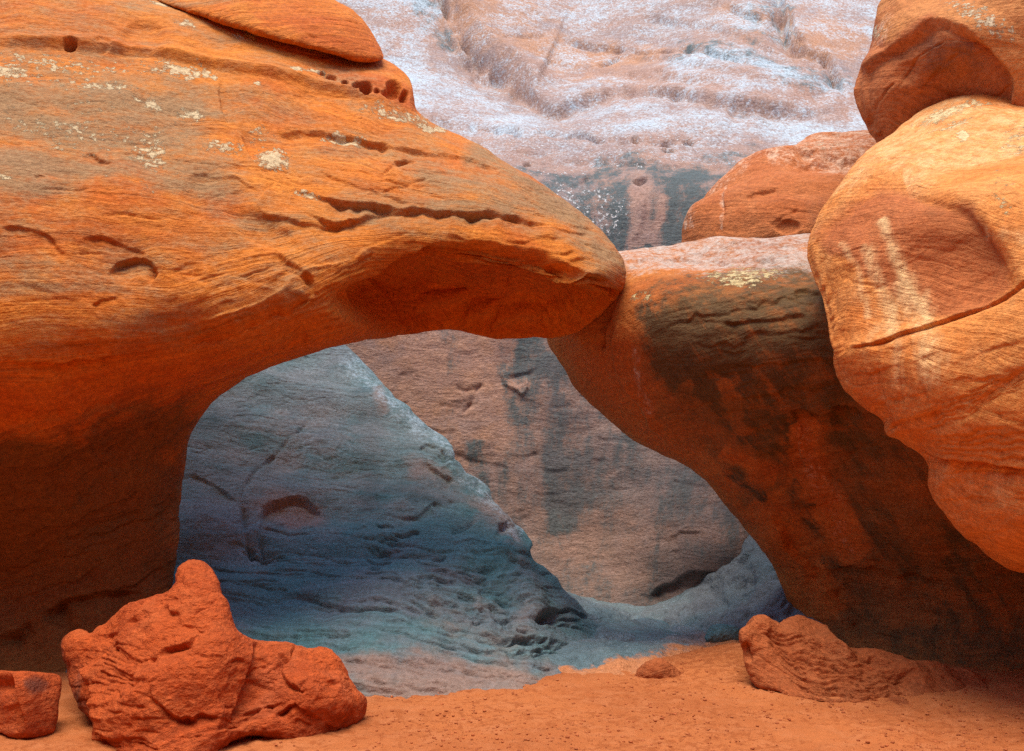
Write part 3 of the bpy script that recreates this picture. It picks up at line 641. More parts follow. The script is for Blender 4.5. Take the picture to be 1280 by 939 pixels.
pier_c = [(720, 340, 9.4), (720, 420, 9.2), (740, 480, 9.3), (790, 330, 9.2), (790, 370, 8.75), (780, 440, 8.8), (800, 530, 9.3), (850, 318, 9.35), (850, 345, 8.75), (850, 400, 8.45), (850, 500, 8.8), (860, 570, 9.3),
          (940, 312, 9.25), (940, 345, 8.5), (940, 400, 8.15), (940, 500, 8.4), (940, 620, 9.2), (980, 720, 9.7), (1010, 780, 9.75), (1050, 310, 9.0), (1050, 350, 8.2), (1050, 450, 7.9), (1050, 600, 8.6), (1050, 700, 9.1), (1060, 800, 9.3),
          (1150, 350, 7.8), (1150, 500, 7.7), (1150, 650, 8.3), (1150, 750, 8.7), (1150, 830, 8.55), (1280, 350, 7.6), (1280, 500, 7.3), (1280, 650, 7.7), (1280, 760, 8.1), (1280, 860, 7.85),
          (1500, 300, 7.6), (1500, 500, 7.0), (1500, 700, 7.3), (1500, 880, 7.3), (1650, 300, 7.4), (1650, 600, 7.0), (1650, 900, 7.0)]
me = body(pier_out, pier_c, vox=.022, back=.8)
carve(me, mp, facet=(.03, .8), big=(.05, .7), med=(.035, 1.8), fine=(.007, 8.), beds=(.018, 2.2), strata=dip(.22, .1, -1), seed=20)
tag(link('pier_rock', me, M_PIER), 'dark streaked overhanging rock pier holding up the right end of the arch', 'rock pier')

# ------------------------------------------------------------------ bright boulder hanging in from the right
M_BOULD = rock_mat('pale_orange_sandstone', (.76, .285, .065), (.71, .215, .038), (.82, .39, .13), varn=(.30, .10, .03), tint=(.50, .145, .045), pk=.9, pna=.25, crk=.3,
                   pale=(.86, .58, .27), lich=(.88, .72, .38), bed=5., stripe=.55, lscale=8., vk=.6)
mp = Maps(); L, K = mp.ledge, mp.crack
L([(1048, 440), (1060, 434), (1100, 424), (1160, 402), (1200, 385), (1250, 362), (1272, 352), (1340, 330)], h=.06, w=3, decay=10, mod=.5, jit=2)
mp.area('disp', [(1000, 310), (1030, 275), (1062, 247), (1092, 231), (1122, 225), (1160, 238), (1208, 256), (1240, 300), (1268, 355), (1200, 385), (1060, 432), (1000, 440)], .05, 12, 5)
L([(1118, 232), (1150, 238), (1190, 250), (1210, 258), (1240, 300), (1265, 350)], h=.02, w=10, decay=60, jit=2, mod=.3)
L([(1105, 545), (1112, 532), (1140, 520), (1180, 512)], h=.08, w=3, decay=12)
L([(1106, 548), (1140, 560), (1170, 572), (1230, 580), (1290, 588), (1450, 600)], h=.13, w=6, decay=14)
L([(1160, 592), (1200, 594), (1280, 592)], h=.03, w=4, decay=8)
L([(1165, 626), (1200, 622), (1300, 628)], h=.012, w=3, decay=14)
K([(1085, 200), (1140, 170), (1200, 150), (1290, 135)], .03, 2.5); K([(1100, 215), (1150, 195), (1200, 180)], .025, 2.5)
for i in range(0): L([(1018+i*9, 330+i*13), (1080+i*10, 305+i*13), (1170+i*10, 262+i*15)], h=.016, w=2.5, decay=8, jit=6)
for i in range(6): L([(1130+i*14, 540-i*10), (1200+i*10, 520-i*9), (1300, 470-i*6)], h=.02, w=2.5, decay=8, jit=7)
for i in range(5): L([(1120+i*5, 552-i*3), (1190, 566-i*6), (1300, 575-i*13)], h=.022, w=3, decay=7, jit=6)
for x in (1090, 1118, 1146): K([(x, 450), (x+12, 490), (x+18, 530)], .012, 5, 8)
mp.area('tint', [(1020, 300), (1062, 252), (1095, 236), (1125, 232), (1190, 255), (1215, 262), (1262, 350), (1215, 380), (1170, 390), (1130, 380), (1060, 330)], 1.1, 14, 6)
mp.area('tint', [(1060, 455), (1180, 420), (1240, 400), (1220, 460), (1150, 480), (1100, 500)], .30, 16, 12)
mp.area('varnish', [(1150, 235), (1215, 255), (1255, 330), (1215, 330), (1160, 290)], .5, 14, 8)
for pts, w, k in (([(1040, 290), (1055, 320), (1070, 350), (1080, 400)], 6, .62), ([(1070, 296), (1088, 335), (1105, 375), (1118, 425)], 9, .66), ([(1095, 262), (1112, 310), (1135, 362), (1158, 402)], 7, .8), ([(1120, 340), (1145, 385), (1160, 430), (1170, 490)], 16, .62),
               ([(1060, 330), (1078, 380), (1090, 430)], 12, .4), ([(1105, 380), (1120, 430), (1122, 490)], 14, .45), ([(1180, 440), (1190, 480), (1210, 510)], 14, .5), ([(1085, 200), (1140, 160), (1220, 140)], 14, .5),
               ([(1125, 222), (1160, 212), (1200, 175)], 18, .5), ([(1225, 292), (1270, 296), (1330, 300)], 7, .5)): mp.line('pale', pts, w*1.6, k*1.15, 3)
mp.chips(1020, 1240, 260, 380, 16, -24, seed=12, h=(.006, .014), ln=(40, 110)); mp.chips(1060, 1280, 430, 560, 40, -14, seed=13, h=(.006, .018), ln=(30, 80)); mp.chips(1150, 1280, 590, 690, 16, -6, seed=14, h=(.004, .012)); mp.chips(1080, 1280, 130, 230, 18, -22, seed=15, h=(.006, .016), ln=(40, 90))
mp.area('pale', [(1050, 440), (1140, 415), (1190, 420), (1160, 520), (1130, 540), (1080, 500)], .30, 14)
mp.area('pale', [(1160, 580), (1290, 590), (1290, 640), (1180, 630)], .35, 12)
mp.area('pale', [(1040, 250), (1100, 180), (1200, 140), (1290, 130), (1290, 190), (1180, 215), (1120, 222)], .55, 16)
for a, b, r, q, val in ((1190, 145, 50, 6, 1.1), (1190, 162, 40, 6, .8), (1205, 172, 8, 5, 1.8), (1270, 175, 20, 20, .7), (1255, 250, 20, 60, .5), (1090, 175, 20, 8, .8)): mp.blob('lichen', a, b, r, q, val, -15, 1.2, 6)
bo = [(1650, 30, .6), (1400, 82, .6), (1280, 111, .6), (1240, 117, .6), (1190, 128, .6), (1150, 145, .6), (1120, 163, .6), (1095, 181, .6), (1073, 207, .55), (1050, 240, .5), (1030, 268, .45), (1016, 294, .4), (1010, 320, .4), (1014, 350, .4), (1025, 385, .35),
      (1040, 415, .3), (1047, 434, .2), (1050, 452, .3), (1062, 480, .35), (1080, 504, .35), (1103, 528, .3), (1106, 544, .2), (1128, 560, .3), (1152, 572, .25), (1159, 586, .2), (1162, 608, .3), (1180, 640, .4), (1210, 675, .45), (1250, 706, .45), (1285, 722, .45), (1400, 760, .5), (1650, 800, .5)]
bc = [(1650, 60, 7.4), (1650, 300, 5.6), (1650, 500, 5.4), (1650, 760, 5.8), (1280, 125, 7.9), (1180, 150, 7.85), (1280, 180, 7.0), (1130, 190, 7.6), (1200, 210, 6.85), (1280, 250, 6.3), (1090, 225, 7.35), (1050, 262, 7.3), (1150, 245, 6.75),
      (1020, 320, 7.3), (1080, 320, 6.95), (1150, 320, 6.65), (1220, 320, 6.35), (1260, 330, 6.15), (1030, 380, 7.1), (1100, 390, 6.75), (1200, 380, 6.3), (1280, 370, 5.95), (1060, 460, 6.85), (1150, 460, 6.4), (1280, 460, 5.85),
      (1110, 535, 6.8), (1180, 550, 6.45), (1280, 560, 5.95), (1170, 600, 6.65), (1280, 600, 6.0), (1280, 660, 6.1), (1220, 660, 6.5), (1300, 710, 6.35), (1450, 600, 5.5), (1450, 300, 5.8), (1450, 100, 7.5), (1450, 740, 5.9)]
me = body(bo, bc, vox=.018, back=1.2)
carve(me, mp, facet=(.045, .7), big=(.04, .8), med=(.016, 2.4), fine=(.005, 9.), beds=(.016, 3.2), strata=dip(-.42, .1, -1), seed=30)
tag(link('boulder', me, M_BOULD), 'big bright orange boulder with pale streaks jutting from the right edge', 'boulder')

# boulder above it
M_RED = rock_mat('red_sandstone', (.50, .15, .04), (.44, .115, .028), (.56, .20, .07), varn=(.20, .08, .045), tint=(.60, .24, .07), pale=(.72, .5, .34), bed=3., stripe=.4, lich=(.85, .7, .45))
mp = Maps(); L, K = mp.ledge, mp.crack
mp.area('disp', [(1060, 100), (1084, 84), (1110, 62), (1150, 40), (1172, 28), (1205, 38), (1238, 72), (1266, 112), (1240, 200), (1060, 220)], .10, 5, 3)
mp.chips(1090, 1240, 50, 150, 12, -35, seed=41, h=(.01, .03))
K([(1120, 115), (1130, 95), (1145, 70), (1180, 50)], .03, 2.5); K([(1160, 110), (1180, 80), (1200, 70)], .02, 2.5); K([(1085, 150), (1100, 120), (1118, 100)], .02, 2)
K([(1150, 50), (1170, 62), (1215, 75)], .015, 2); mp.blob('disp', 1130, 90, 12, 12, .04)
mp.area('tint', [(1110, -80), (1100, 50), (1160, 24), (1205, 36), (1240, 75), (1266, 112), (1400, 130), (1400, -80)], .8, 10)
mp.area('varnish', [(1140, 40), (1200, 45), (1240, 80), (1260, 105), (1180, 100), (1130, 90)], .5, 12)
mp.blob('lichen', 1230, 20, 60, 20, .8, 30, 1, 8); mp.blob('lichen', 1095, 40, 12, 12, .8); mp.blob('pale', 1100, 40, 30, 14, .4, -50)
me = body([(1120, -260, .5), (1112, -120, .5), (1110, -10, .35), (1096, 20, .3), (1084, 50, .3), (1079, 80, .3), (1078, 120, .25), (1082, 155, .25), (1091, 186, .2), (1120, 230, .2), (1300, 220, .3), (1650, 150, .5), (1650, -330, .5)],
          [(1130, -200, 10.), (1400, -250, 9.5), (1130, -20, 9.1), (1120, 40, 8.7), (1095, 100, 8.8), (1110, 170, 8.8), (1180, 45, 8.25), (1200, 110, 8.5), (1250, 110, 8.2), (1260, 40, 7.95), (1300, -60, 8.2), (1500, 0, 7.6), (1500, 150, 7.6), (1200, -40, 8.6), (1200, 200, 8.8)],
          vox=.022, back=1.2)
carve(me, mp, facet=(.08, .8), med=(.025, 2.), beds=(.012, 2.5), strata=dip(-.5, 0, -1), seed=33)
tag(link('boulder', me, M_RED), 'reddish boulder with a darker lower facet resting above the pale streaked boulder', 'boulder')

# round boulder on the pier shoulder
mp = Maps(); L, K = mp.ledge, mp.crack
L([(975, 186), (1000, 192), (1040, 196), (1090, 200)], h=.07, w=5, decay=12)
L([(945, 196), (990, 200), (1040, 205), (1080, 215)], h=.04, w=3, decay=10)
K([(905, 220), (903, 250), (905, 270), (898, 300)], .03, 2.5, 3)
L([(930, 246), (960, 238), (975, 240)], h=.05, w=3, decay=10); K([(960, 290), (980, 272), (1000, 262)], .03, 3); mp.blob('disp', 985, 285, 14, 8, .05, soft=.4)
mp.area('pale', [(970, 150), (1100, 150), (1100, 230), (1040, 212), (960, 200)], .55, 10); mp.line('pale', [(860, 290), (870, 250), (905, 215), (960, 188)], 10, .55)
mp.line('pale', [(905, 225), (903, 290)], 3, .7, 2); mp.blob('varnish', 1050, 260, 40, 40, .4); mp.blob('lichen', 1030, 182, 60, 12, .6)
me = body([(856, 330, .4), (857, 290, .4), (862, 262, .45), (876, 243, .5), (900, 222, .5), (930, 203, .5), (958, 190, .4), (976, 184, .3), (998, 170, .3), (1030, 161, .3), (1080, 157, .3), (1250, 150, .3), (1250, 340, .3)],
          [(880, 300, 10.8), (900, 250, 10.8), (950, 210, 10.9), (980, 190, 11.2), (1050, 165, 11.7), (1050, 200, 10.9), (970, 260, 10.3), (970, 310, 10.3), (1060, 250, 10.2), (1060, 320, 10.2), (1200, 200, 10.6), (1200, 320, 10.)], vox=.025, back=1.6)
carve(me, mp, facet=(.07, .8), med=(.03, 2.), beds=(.016, 2.5), strata=dip(-.3, 0, -1), seed=36)
tag(link('boulder', me, M_RED), 'round reddish boulder perched behind the pier top below the pale cliff', 'boulder')

# ------------------------------------------------------------------ blue grey slickrock spur inside the opening
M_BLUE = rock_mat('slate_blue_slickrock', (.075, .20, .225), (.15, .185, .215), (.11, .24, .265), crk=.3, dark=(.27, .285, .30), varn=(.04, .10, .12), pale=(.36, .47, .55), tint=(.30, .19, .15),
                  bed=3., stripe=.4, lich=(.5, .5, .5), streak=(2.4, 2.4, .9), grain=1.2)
mp = Maps(); L, K = mp.ledge, mp.crack
L([(318, 652), (332, 632), (358, 622), (385, 624), (405, 638)], h=.09, w=7, decay=26, mod=.2, jit=3)
L([(298, 625), (300, 650), (305, 690), (312, 698)], h=.12, w=6, decay=14, side=-1)
L([(328, 630), (324, 660), (322, 700)], h=.07, w=4, decay=14, side=-1)
K([(298, 628), (315, 595), (340, 570), (375, 535), (390, 520)], .04, 3)
L([(240, 590), (270, 605), (296, 628)], h=.04, w=3, decay=14)
L([(222, 735), (300, 750), (380, 742), (450, 752)], h=.03, w=4, decay=10)
L([(520, 560), (540, 552), (556, 562), (564, 580)], h=.10, w=4, decay=12); L([(530, 572), (550, 590), (575, 598)], h=.09, w=4, decay=14)
L([(480, 640), (520, 640), (545, 625), (560, 630)], h=.05, w=3, decay=12)
L([(600, 650), (580, 662), (565, 668)], h=.08, w=4, decay=8); L([(620, 650), (650, 660), (668, 678)], h=.10, w=5, decay=12)
rs = np.random.RandomState(3)
def scallop(x, y, ln, sl, h, w=1.8, dec=24, jit=4):
    y1 = rs.uniform(-3, 3)
    p = [(x, y), (x+ln*.3, y+ln*sl*.3+y1), (x+ln*.65, y+ln*sl*.8-y1), (x+ln, y+ln*sl)]
    L(p, h=h, w=w, decay=dec, jit=jit); K([(a_, b_+1) for a_, b_ in p], h*1.1, 1.7, jit)
for i in range(90):   # cuspate scallops, denser downslope
    y = 655+215*rs.rand()**.7; x = 225+(rs.rand()*450)
    if x > 640-(760-y)*.6 and y < 740: x -= 200
    scallop(x, y, rs.uniform(50, 170), .05+.10*rs.rand()+(x-300)*.0002, rs.uniform(.010, .028), w=1.4, dec=rs.uniform(14, 34))
for i in range(70):
    x = 440+270*rs.rand(); y = 640+(x-440)*.42+90*rs.rand(); scallop(x, y, rs.uniform(14, 50), rs.uniform(-.2, .35), rs.uniform(.015, .04), w=1.4, dec=rs.uniform(7, 16))
mp.chips(520, 700, 560, 780, 36, 38, seed=23, h=(.02, .06), ln=(8, 30), decay=(4, 9)); mp.chips(230, 600, 440, 660, 50, -4, seed=24, h=(.006, .02), ln=(20, 70))
for i in range(14): L([(240+i*8, 475+i*9), (330+i*5, 470+i*11), (430+i*4, 486+i*9)], h=.010, w=3, decay=10, jit=14)
mp.blob('disp', 690, 770, 14, 8, .16, 20, .5, 6); mp.blob('disp', 655, 797, 18, 4, .12, 5, .5, 5); mp.blob('disp', 662, 740, 26, 18, -.10, 30, 1, 8); mp.blob('disp', 640, 700, 24, 20, -.10, 30, 1, 8); mp.blob('disp', 600, 690, 30, 14, -.07, 20, 1, 8)
mp.area('dark', [(200, 400), (450, 420), (560, 540), (640, 640), (520, 640), (400, 700), (200, 700)], .55, 90, 30)  # lightens the upper spur's colour to make up for weak light there
mp.line('varnish', [(455, 480), (462, 540), (460, 640)], 22, .85, 10); mp.blob('varnish', 540, 610, 60, 18, .85, 0, 1, 14); mp.blob('varnish', 270, 515, 40, 32, .95, -20, 1, 10); mp.blob('varnish', 300, 590, 70, 16, .5, -10, 1, 12); mp.blob('varnish', 300, 740, 70, 30, .35)
mp.blob('tint', 360, 560, 90, 60, .4, -30, 1, 20); mp.blob('tint', 365, 638, 40, 18, 1.1, 10, 1, 8); mp.blob('tint', 540, 590, 40, 14, .7, 10, 1, 10); mp.blob('tint', 620, 640, 40, 20, .7, 30, 1, 14); mp.blob('tint', 560, 850, 170, 40, .85, 4, 1, 24)
mp.blob('tint', 440, 830, 150, 14, .5, 10, 1, 14); mp.blob('tint', 600, 770, 80, 30, .35, 10, 1, 14); mp.line('tint', [(470, 480), (480, 520)], 10, .8); mp.blob('tint', 650, 720, 30, 60, .3, -20)
mp.line('pale', [(420, 440), (455, 470), (500, 512), (560, 560), (620, 630), (660, 680)], 14, .6, 8); mp.blob('pale', 330, 690, 90, 20, .22, -5, 1, 12); mp.blob('pale', 400, 560, 50, 40, .2)
ro = [(150, 330, .3), (300, 300, .4), (380, 360, .3), (420, 415, .22), (447, 446, .22), (470, 470, .25), (500, 500, .25), (530, 530, .25), (553, 546, .1), (563, 556, .05), (566, 572, .05), (560, 578, .08), (577, 592, .15), (603, 605, .25), (628, 637, .25), (645, 655, .25), (660, 670, .12), (669, 682, .12), (664, 694, .15),
      (690, 712, .25), (708, 738, .3), (730, 756, .3), (765, 770, .4), (815, 778, .4), (860, 790, .4), (880, 840, .4), (860, 920, .4), (500, 960, .3), (100, 960, .3), (100, 500, .3)]
rc = [(150, 400, 11.6), (300, 350, 12.4), (410, 430, 12.0), (300, 480, 11.2), (440, 470, 11.6), (250, 560, 10.5), (350, 560, 10.7), (450, 560, 10.75), (520, 560, 10.8), (250, 650, 9.7), (340, 640, 9.95), (450, 650, 9.8), (560, 610, 10.3), (620, 660, 10.0),
      (250, 710, 9.3), (350, 720, 9.1), (450, 710, 9.0), (560, 700, 9.15), (640, 710, 9.4), (250, 780, 8.4), (400, 790, 8.1), (520, 780, 8.2), (620, 770, 8.5), (690, 760, 9.0), (400, 850, 7.4), (500, 875, 7.15), (600, 850, 7.55), (690, 840, 7.95), (790, 832, 8.55), (850, 835, 8.6), (860, 900, 8.3), (780, 900, 8.0), (770, 795, 9.7), (840, 800, 9.6), (740, 775, 9.9), (200, 900, 7.1), (520, 930, 6.7), (720, 900, 7.2), (110, 700, 9.4), (110, 500, 10.5)]
mp.area('sand', [(440, 884), (560, 872), (700, 862), (760, 850), (760, 1000), (400, 1000)], 1., 5, 8)
me = body(ro, rc, vox=.020, back=2.0, jag=4.)
carve(me, mp, facet=(.03, .9), big=(.06, .6), med=(.03, 2.), fine=(.009, 7.), beds=(.020, 2.4), strata=dip(-.12, -.25, -1), seed=40)
tag(link('slickrock_spur', me, M_BLUE), 'blue grey slickrock spur with scalloped ledges sloping down behind the opening', 'rock spur')

# ------------------------------------------------------------------ far cliff behind everything
def sheet(name, ctrl, mat, g=6, u=(-400, 1700), v=(-380, 830), lam=2e-3, thick=3.0):
    f = TPS([(a, b) for a, b, _ in ctrl], [c for *_, c in ctrl], lam)
    us, vs = np.arange(u[0], u[1]+g, g), np.arange(v[0], v[1]+g, g)
    vv, uu = np.meshgrid(vs, us, indexing='ij'); ny, nx = uu.shape; q = np.stack([uu.ravel(), vv.ravel()], -1)
    D = f(q); V = P(q[:, 0], q[:, 1], D)
    a = np.arange(ny*nx).reshape(ny, nx); a = a[:-1, :-1].ravel(); quads = np.stack([a, a+nx, a+1+nx, a+1], -1)
    return to_mesh(name, V, quads)
M_CLIFF = rock_mat('pale_cliff_sandstone', (.38, .225, .17), (.30, .215, .195), (.44, .28, .21), pr=(.26, 1.0), dark=(.15, .135, .14), crk=.12, pst=(.9, .9, 1.2), varn=(.075, .11, .115), pale=(.46, .54, .59), tint=(.46, .225, .12), lich=(.86, .86, .84),
                   bed=1.6, stripe=.35, lscale=8., streak=(3.2, 3.2, .8), speck=.12, vk=1.3, vr=(.32, .95), lamk=.2, bedbump=.8)
mp = Maps(); L, K = mp.ledge, mp.crack
L([(540, -60), (552, 0), (570, 35), (600, 72), (640, 100), (668, 122), (700, 124)], h=-.3, w=40, decay=42, side=-1, jit=2, mod=.1)
K([(540, -60), (552, 0), (570, 35), (600, 72), (640, 100), (668, 120)], .3, 5, 2)
L([(520, -40), (548, 10), (572, 48), (610, 84), (650, 108), (690, 122), (760, 112), (850, 116), (960, 130), (1080, 136)], h=.25, w=10, decay=26, jit=5, mod=.6)
L([(985, -30), (980, 0), (985, 40), (1000, 60), (1035, 78), (1045, 100), (1060, 125)], h=.5, w=8, decay=30, side=1, jit=6)
K([(745, 80), (760, 70), (772, 62)], .12, 3.5); K([(655, 72), (665, 62)], .08, 3); L([(780, 88), (800, 86), (838, 90)], h=.14, w=4, decay=8); K([(480, 60), (500, 52)], .06, 3); K([(535, 85), (540, 70)], .06, 3)
L([(880, 5), (905, 8), (935, 18), (960, 25)], h=.12, w=5, decay=12)
L([(500, 160), (600, 170), (700, 190), (800, 205), (900, 212)], h=.05, w=6, decay=18, jit=12)
L([(790, 232), (794, 228), (806, 228), (810, 234)], h=.14, w=4, decay=26, jit=2); K([(800, 240), (803, 270), (792, 305)], -.05, 6, 3); K([(712, 232), (725, 226), (740, 216)], .10, 3)
for a, b in ((660, 199), (648, 163), (838, 191), (832, 190), (832, 180), (860, 178), (794, 174)): mp.blob('disp', a, b, 4, 2.5, .15, soft=.4)
mp.chips(480, 1060, 0, 110, 14, 14, seed=20, h=(.03, .09), ln=(30, 90), decay=(8, 20)); mp.chips(520, 900, 150, 230, 14, 10, seed=21, h=(.02, .05)); mp.chips(470, 930, 430, 750, 50, 2, seed=22, h=(.008, .022), ln=(12, 50), decay=(4, 10))
for pts in ([(700, 40), (800, 62), (900, 92), (1000, 112), (1070, 120)], [(640, 60), (740, 78), (840, 96), (960, 116)], [(800, 10), (880, 30), (960, 62), (1040, 84)]): L(pts, h=.09, w=16, decay=26, jit=3, mod=.5)
# wall through the opening: shade put into the colour, among desert varnish
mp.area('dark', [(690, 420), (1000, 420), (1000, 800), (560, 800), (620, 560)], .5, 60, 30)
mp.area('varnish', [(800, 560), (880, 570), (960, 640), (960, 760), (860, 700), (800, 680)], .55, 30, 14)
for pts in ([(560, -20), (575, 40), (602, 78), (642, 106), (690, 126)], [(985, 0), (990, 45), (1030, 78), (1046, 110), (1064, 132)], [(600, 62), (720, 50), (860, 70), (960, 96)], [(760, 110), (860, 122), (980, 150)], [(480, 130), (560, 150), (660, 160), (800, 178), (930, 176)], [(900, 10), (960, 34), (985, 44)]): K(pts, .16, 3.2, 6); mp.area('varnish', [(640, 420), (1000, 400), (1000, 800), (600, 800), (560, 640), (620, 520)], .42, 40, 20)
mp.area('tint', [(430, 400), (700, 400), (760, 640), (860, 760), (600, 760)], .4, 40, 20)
L([(810, 745), (835, 728), (860, 718), (905, 712)], h=.18, w=5, decay=16); L([(840, 752), (870, 740), (900, 722), (912, 715)], h=.14, w=5, decay=12); L([(620, 745), (760, 762), (850, 757)], h=.07, w=5, decay=9)
K([(570, 478), (585, 485), (605, 478)], .03, 3); L([(620, 455), (635, 478), (655, 492), (662, 480), (660, 458)], h=-.05, w=3, decay=7, side=-1); K([(600, 475), (590, 500), (575, 515)], .05, 3)
L([(560, 560), (600, 575), (640, 580)], h=.025, w=4, decay=14); 
for i in range(60):
    x = 470+420*rs.rand(); y = 440+310*rs.rand(); l2 = 15+45*rs.rand()
    L([(x, y), (x+l2*.5, y+4*rs.rand()), (x+l2, y+6*rs.rand()-3)], h=.012+.02*rs.rand(), w=3, decay=6+8*rs.rand(), jit=8)
mp.area('varnish', [(560, 215), (660, 205), (740, 200), (860, 195), (960, 190), (960, 320), (700, 330), (640, 260)], .62, 16, 18)
mp.area('varnish', [(660, 230), (740, 222), (795, 218), (860, 205), (920, 215), (900, 330), (810, 330), (720, 300)], .85, 24, 18)
mp.line('varnish', [(800, 232), (802, 270), (795, 310)], 11, -1.2, 3); mp.line('varnish', [(832, 250), (820, 290), (812, 310)], 9, -.8, 6)
for x, y0, y1, w, k in ((655, 430, 500, 26, .75), (700, 450, 640, 26, .95), (725, 480, 560, 18, .7), (690, 560, 640, 14, .8), (600, 560, 640, 22, .5), (745, 600, 680, 22, .5), (820, 600, 700, 20, .4), (560, 420, 440, 12, .6), (755, 560, 660, 14, .5), (560, 440, 520, 14, .35)):
    mp.line('varnish', [(x, y0-20), (x+4, (y0+y1)/2), (x+2, y1+30)], w*1.3, k, 10)
mp.area('varnish', [(780, 580), (840, 570), (905, 600), (960, 680), (900, 690), (850, 640)], .62, 16, 14)
mp.area('pale', [(400, -20), (560, 60), (680, 118), (760, 108), (900, 120), (1090, 130), (1090, 185), (900, 182), (760, 168), (640, 178), (520, 150), (430, 90)], .68, 34, 26)
mp.area('pale', [(380, -200), (1120, -200), (1120, 200), (880, 190), (640, 190), (480, 140)], .34, 24, 20)
mp.area('pale', [(600, -40), (1100, -40), (1100, 60), (900, 60), (780, 70), (620, 40)], .5, 30, 24)
mp.area('pale', [(860, 60), (960, 70), (1060, 110), (1060, 130), (900, 115), (820, 95)], .7, 24, 22); mp.area('pale', [(400, -40), (540, -40), (560, 30), (480, 60)], .6, 18, 18)
mp.area('pale', [(640, 95), (760, 80), (860, 95), (860, 112), (720, 112)], .5, 14); mp.area('pale', [(560, 165), (720, 175), (860, 175), (960, 180), (960, 205), (700, 205), (580, 195)], .38, 14, 14)
mp.area('varnish', [(850, 48), (930, 66), (1000, 84), (1064, 104), (1050, 118), (960, 104), (860, 70)], .7, 12, 8); mp.area('varnish', [(500, -10), (552, 5), (572, 50), (540, 48)], .6, 8, 8); mp.area('varnish', [(960, -20), (1000, -10), (985, 40), (940, 30)], .5, 10, 10)
mp.area('varnish', [(780, 70), (900, 66), (960, 80), (860, 92)], .35, 12, 14); mp.area('varnish', [(900, -10), (960, 0), (985, 45), (920, 60)], .45, 14)
mp.blob('tint', 720, 64, 120, 20, .8, 0, 1, 20); mp.blob('tint', 930, 30, 50, 22, .6, 10, 1, 12); mp.blob('tint', 1040, 50, 50, 36, .8); mp.blob('tint', 620, 20, 70, 30, .8); mp.blob('tint', 760, 96, 60, 8, .4)
mp.area('tint', [(440, 410), (650, 410), (700, 600), (600, 620), (480, 520)], .42, 30, 24)
mp.area('lichen', [(420, -20), (600, -20), (1100, -20), (1100, 190), (880, 200), (600, 200), (480, 120)], .15, 20); mp.area('lichen', [(650, 215), (740, 225), (790, 260), (760, 300), (690, 250)], .62, 14); mp.area('lichen', [(560, 150), (900, 150), (900, 215), (600, 215)], .5, 12)
mp.area('pale', [(655, 218), (730, 228), (775, 265), (760, 290), (690, 250)], .12, 14, 14)
cc = []
prof = [(-380, 34), (-200, 27), (-80, 23.2), (0, 20.6), (50, 19.2), (95, 18.2), (120, 17.3), (160, 15.6), (200, 14.6), (240, 14.1), (310, 13.7), (430, 13.3), (600, 12.95), (700, 12.75), (765, 12.6), (830, 12.4)]
for x, k in ((-400, -.5), (0, -.5), (300, -.3), (480, -.1), (640, .0), (780, .0), (920, -.2), (1100, -.6), (1400, -1.2), (1700, -2.)):
    for y, D in prof:
        cc.append((x, y, D+k+(.5*math.sin(x*.011+y*.006) if y < 160 else 0)-(max(0, x-860)*.012 if 560 < y < 740 and x < 1000 else 0)))
me = sheet('cliff', cc, None, g=4.0, u=(-250, 1500), v=(-200, 830))
me = refine(me)
carve(me, mp, facet=(.10, .22), big=(.22, .28), med=(.05, 1.0), fine=(.012, 5.), beds=(.014, 1.6), strata=dip(-.05, -.35, -1), seed=60, facing=False)
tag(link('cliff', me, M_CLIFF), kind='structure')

# ------------------------------------------------------------------ bedrock floor of the gully, and the sand
M_GULLY = rock_mat('grey_gully_bedrock', (.12, .195, .23), (.165, .195, .225), (.16, .24, .27), varn=(.08, .12, .14), pale=(.40, .44, .47), tint=(.34, .20, .15), dark=(.15, .165, .19), bed=3., stripe=.3, grain=1.6, crk=.3)
def gridxy(xs, ys, zf):
    X, Y = np.meshgrid(xs, ys); Z = zf(X.ravel(), Y.ravel()); ny, nx = X.shape
    a = np.arange(ny*nx).reshape(ny, nx)[:-1, :-1].ravel()
    return to_mesh('g', np.stack([X.ravel(), Y.ravel(), Z], -1), np.stack([a, a+1, a+1+nx, a+nx], -1))
def wp(u, v, D): return ((u-640)/F*D, D, EYE+(HZ-v)/F*D)
gc = [wp(640, 905, 7.2), wp(700, 880, 7.6), wp(760, 855, 7.9), wp(820, 835, 8.3), wp(760, 800, 9.6), wp(720, 790, 9.6), wp(715, 765, 10.5), wp(712, 744, 11.6), wp(760, 765, 11.9), wp(830, 768, 11.9), wp(880, 748, 11.8), wp(930, 690, 11.6), wp(950, 660, 11.8),
      wp(900, 790, 9.8), wp(950, 740, 10.4), wp(1000, 760, 10.0), wp(880, 770, 10.6), wp(850, 820, 8.8), wp(820, 790, 10.2), (-1, 14, .7), (1, 14, .1), (4.2, 13.5, 1.2), (4.4, 10.5, .9), wp(925, 720, 11.2), (2.5, 7., -.25), (3., 9., -.15), (0, 6.6, -.25), (-1.5, 9, .3), (4, 8, -.1)]
ft = TPS([(a*100, b*100) for a, b, _ in gc], [c for *_, c in gc], 4e-3)
me = gridxy(np.arange(-1.6, 4.6, .022), np.arange(6.6, 14., .025), lambda x, y: ft(np.stack([x*100, y*100], -1)))
mp = Maps()
for i in range(60):
    x = 690+250*rs.rand(); y = 765+70*rs.rand(); ln = 12+30*rs.rand()
    mp.ledge([(x, y), (x+ln*.5, y+3*rs.rand()-1), (x+ln, y-2)], h=.02+.04*rs.rand(), w=2.5, decay=5, jit=6)
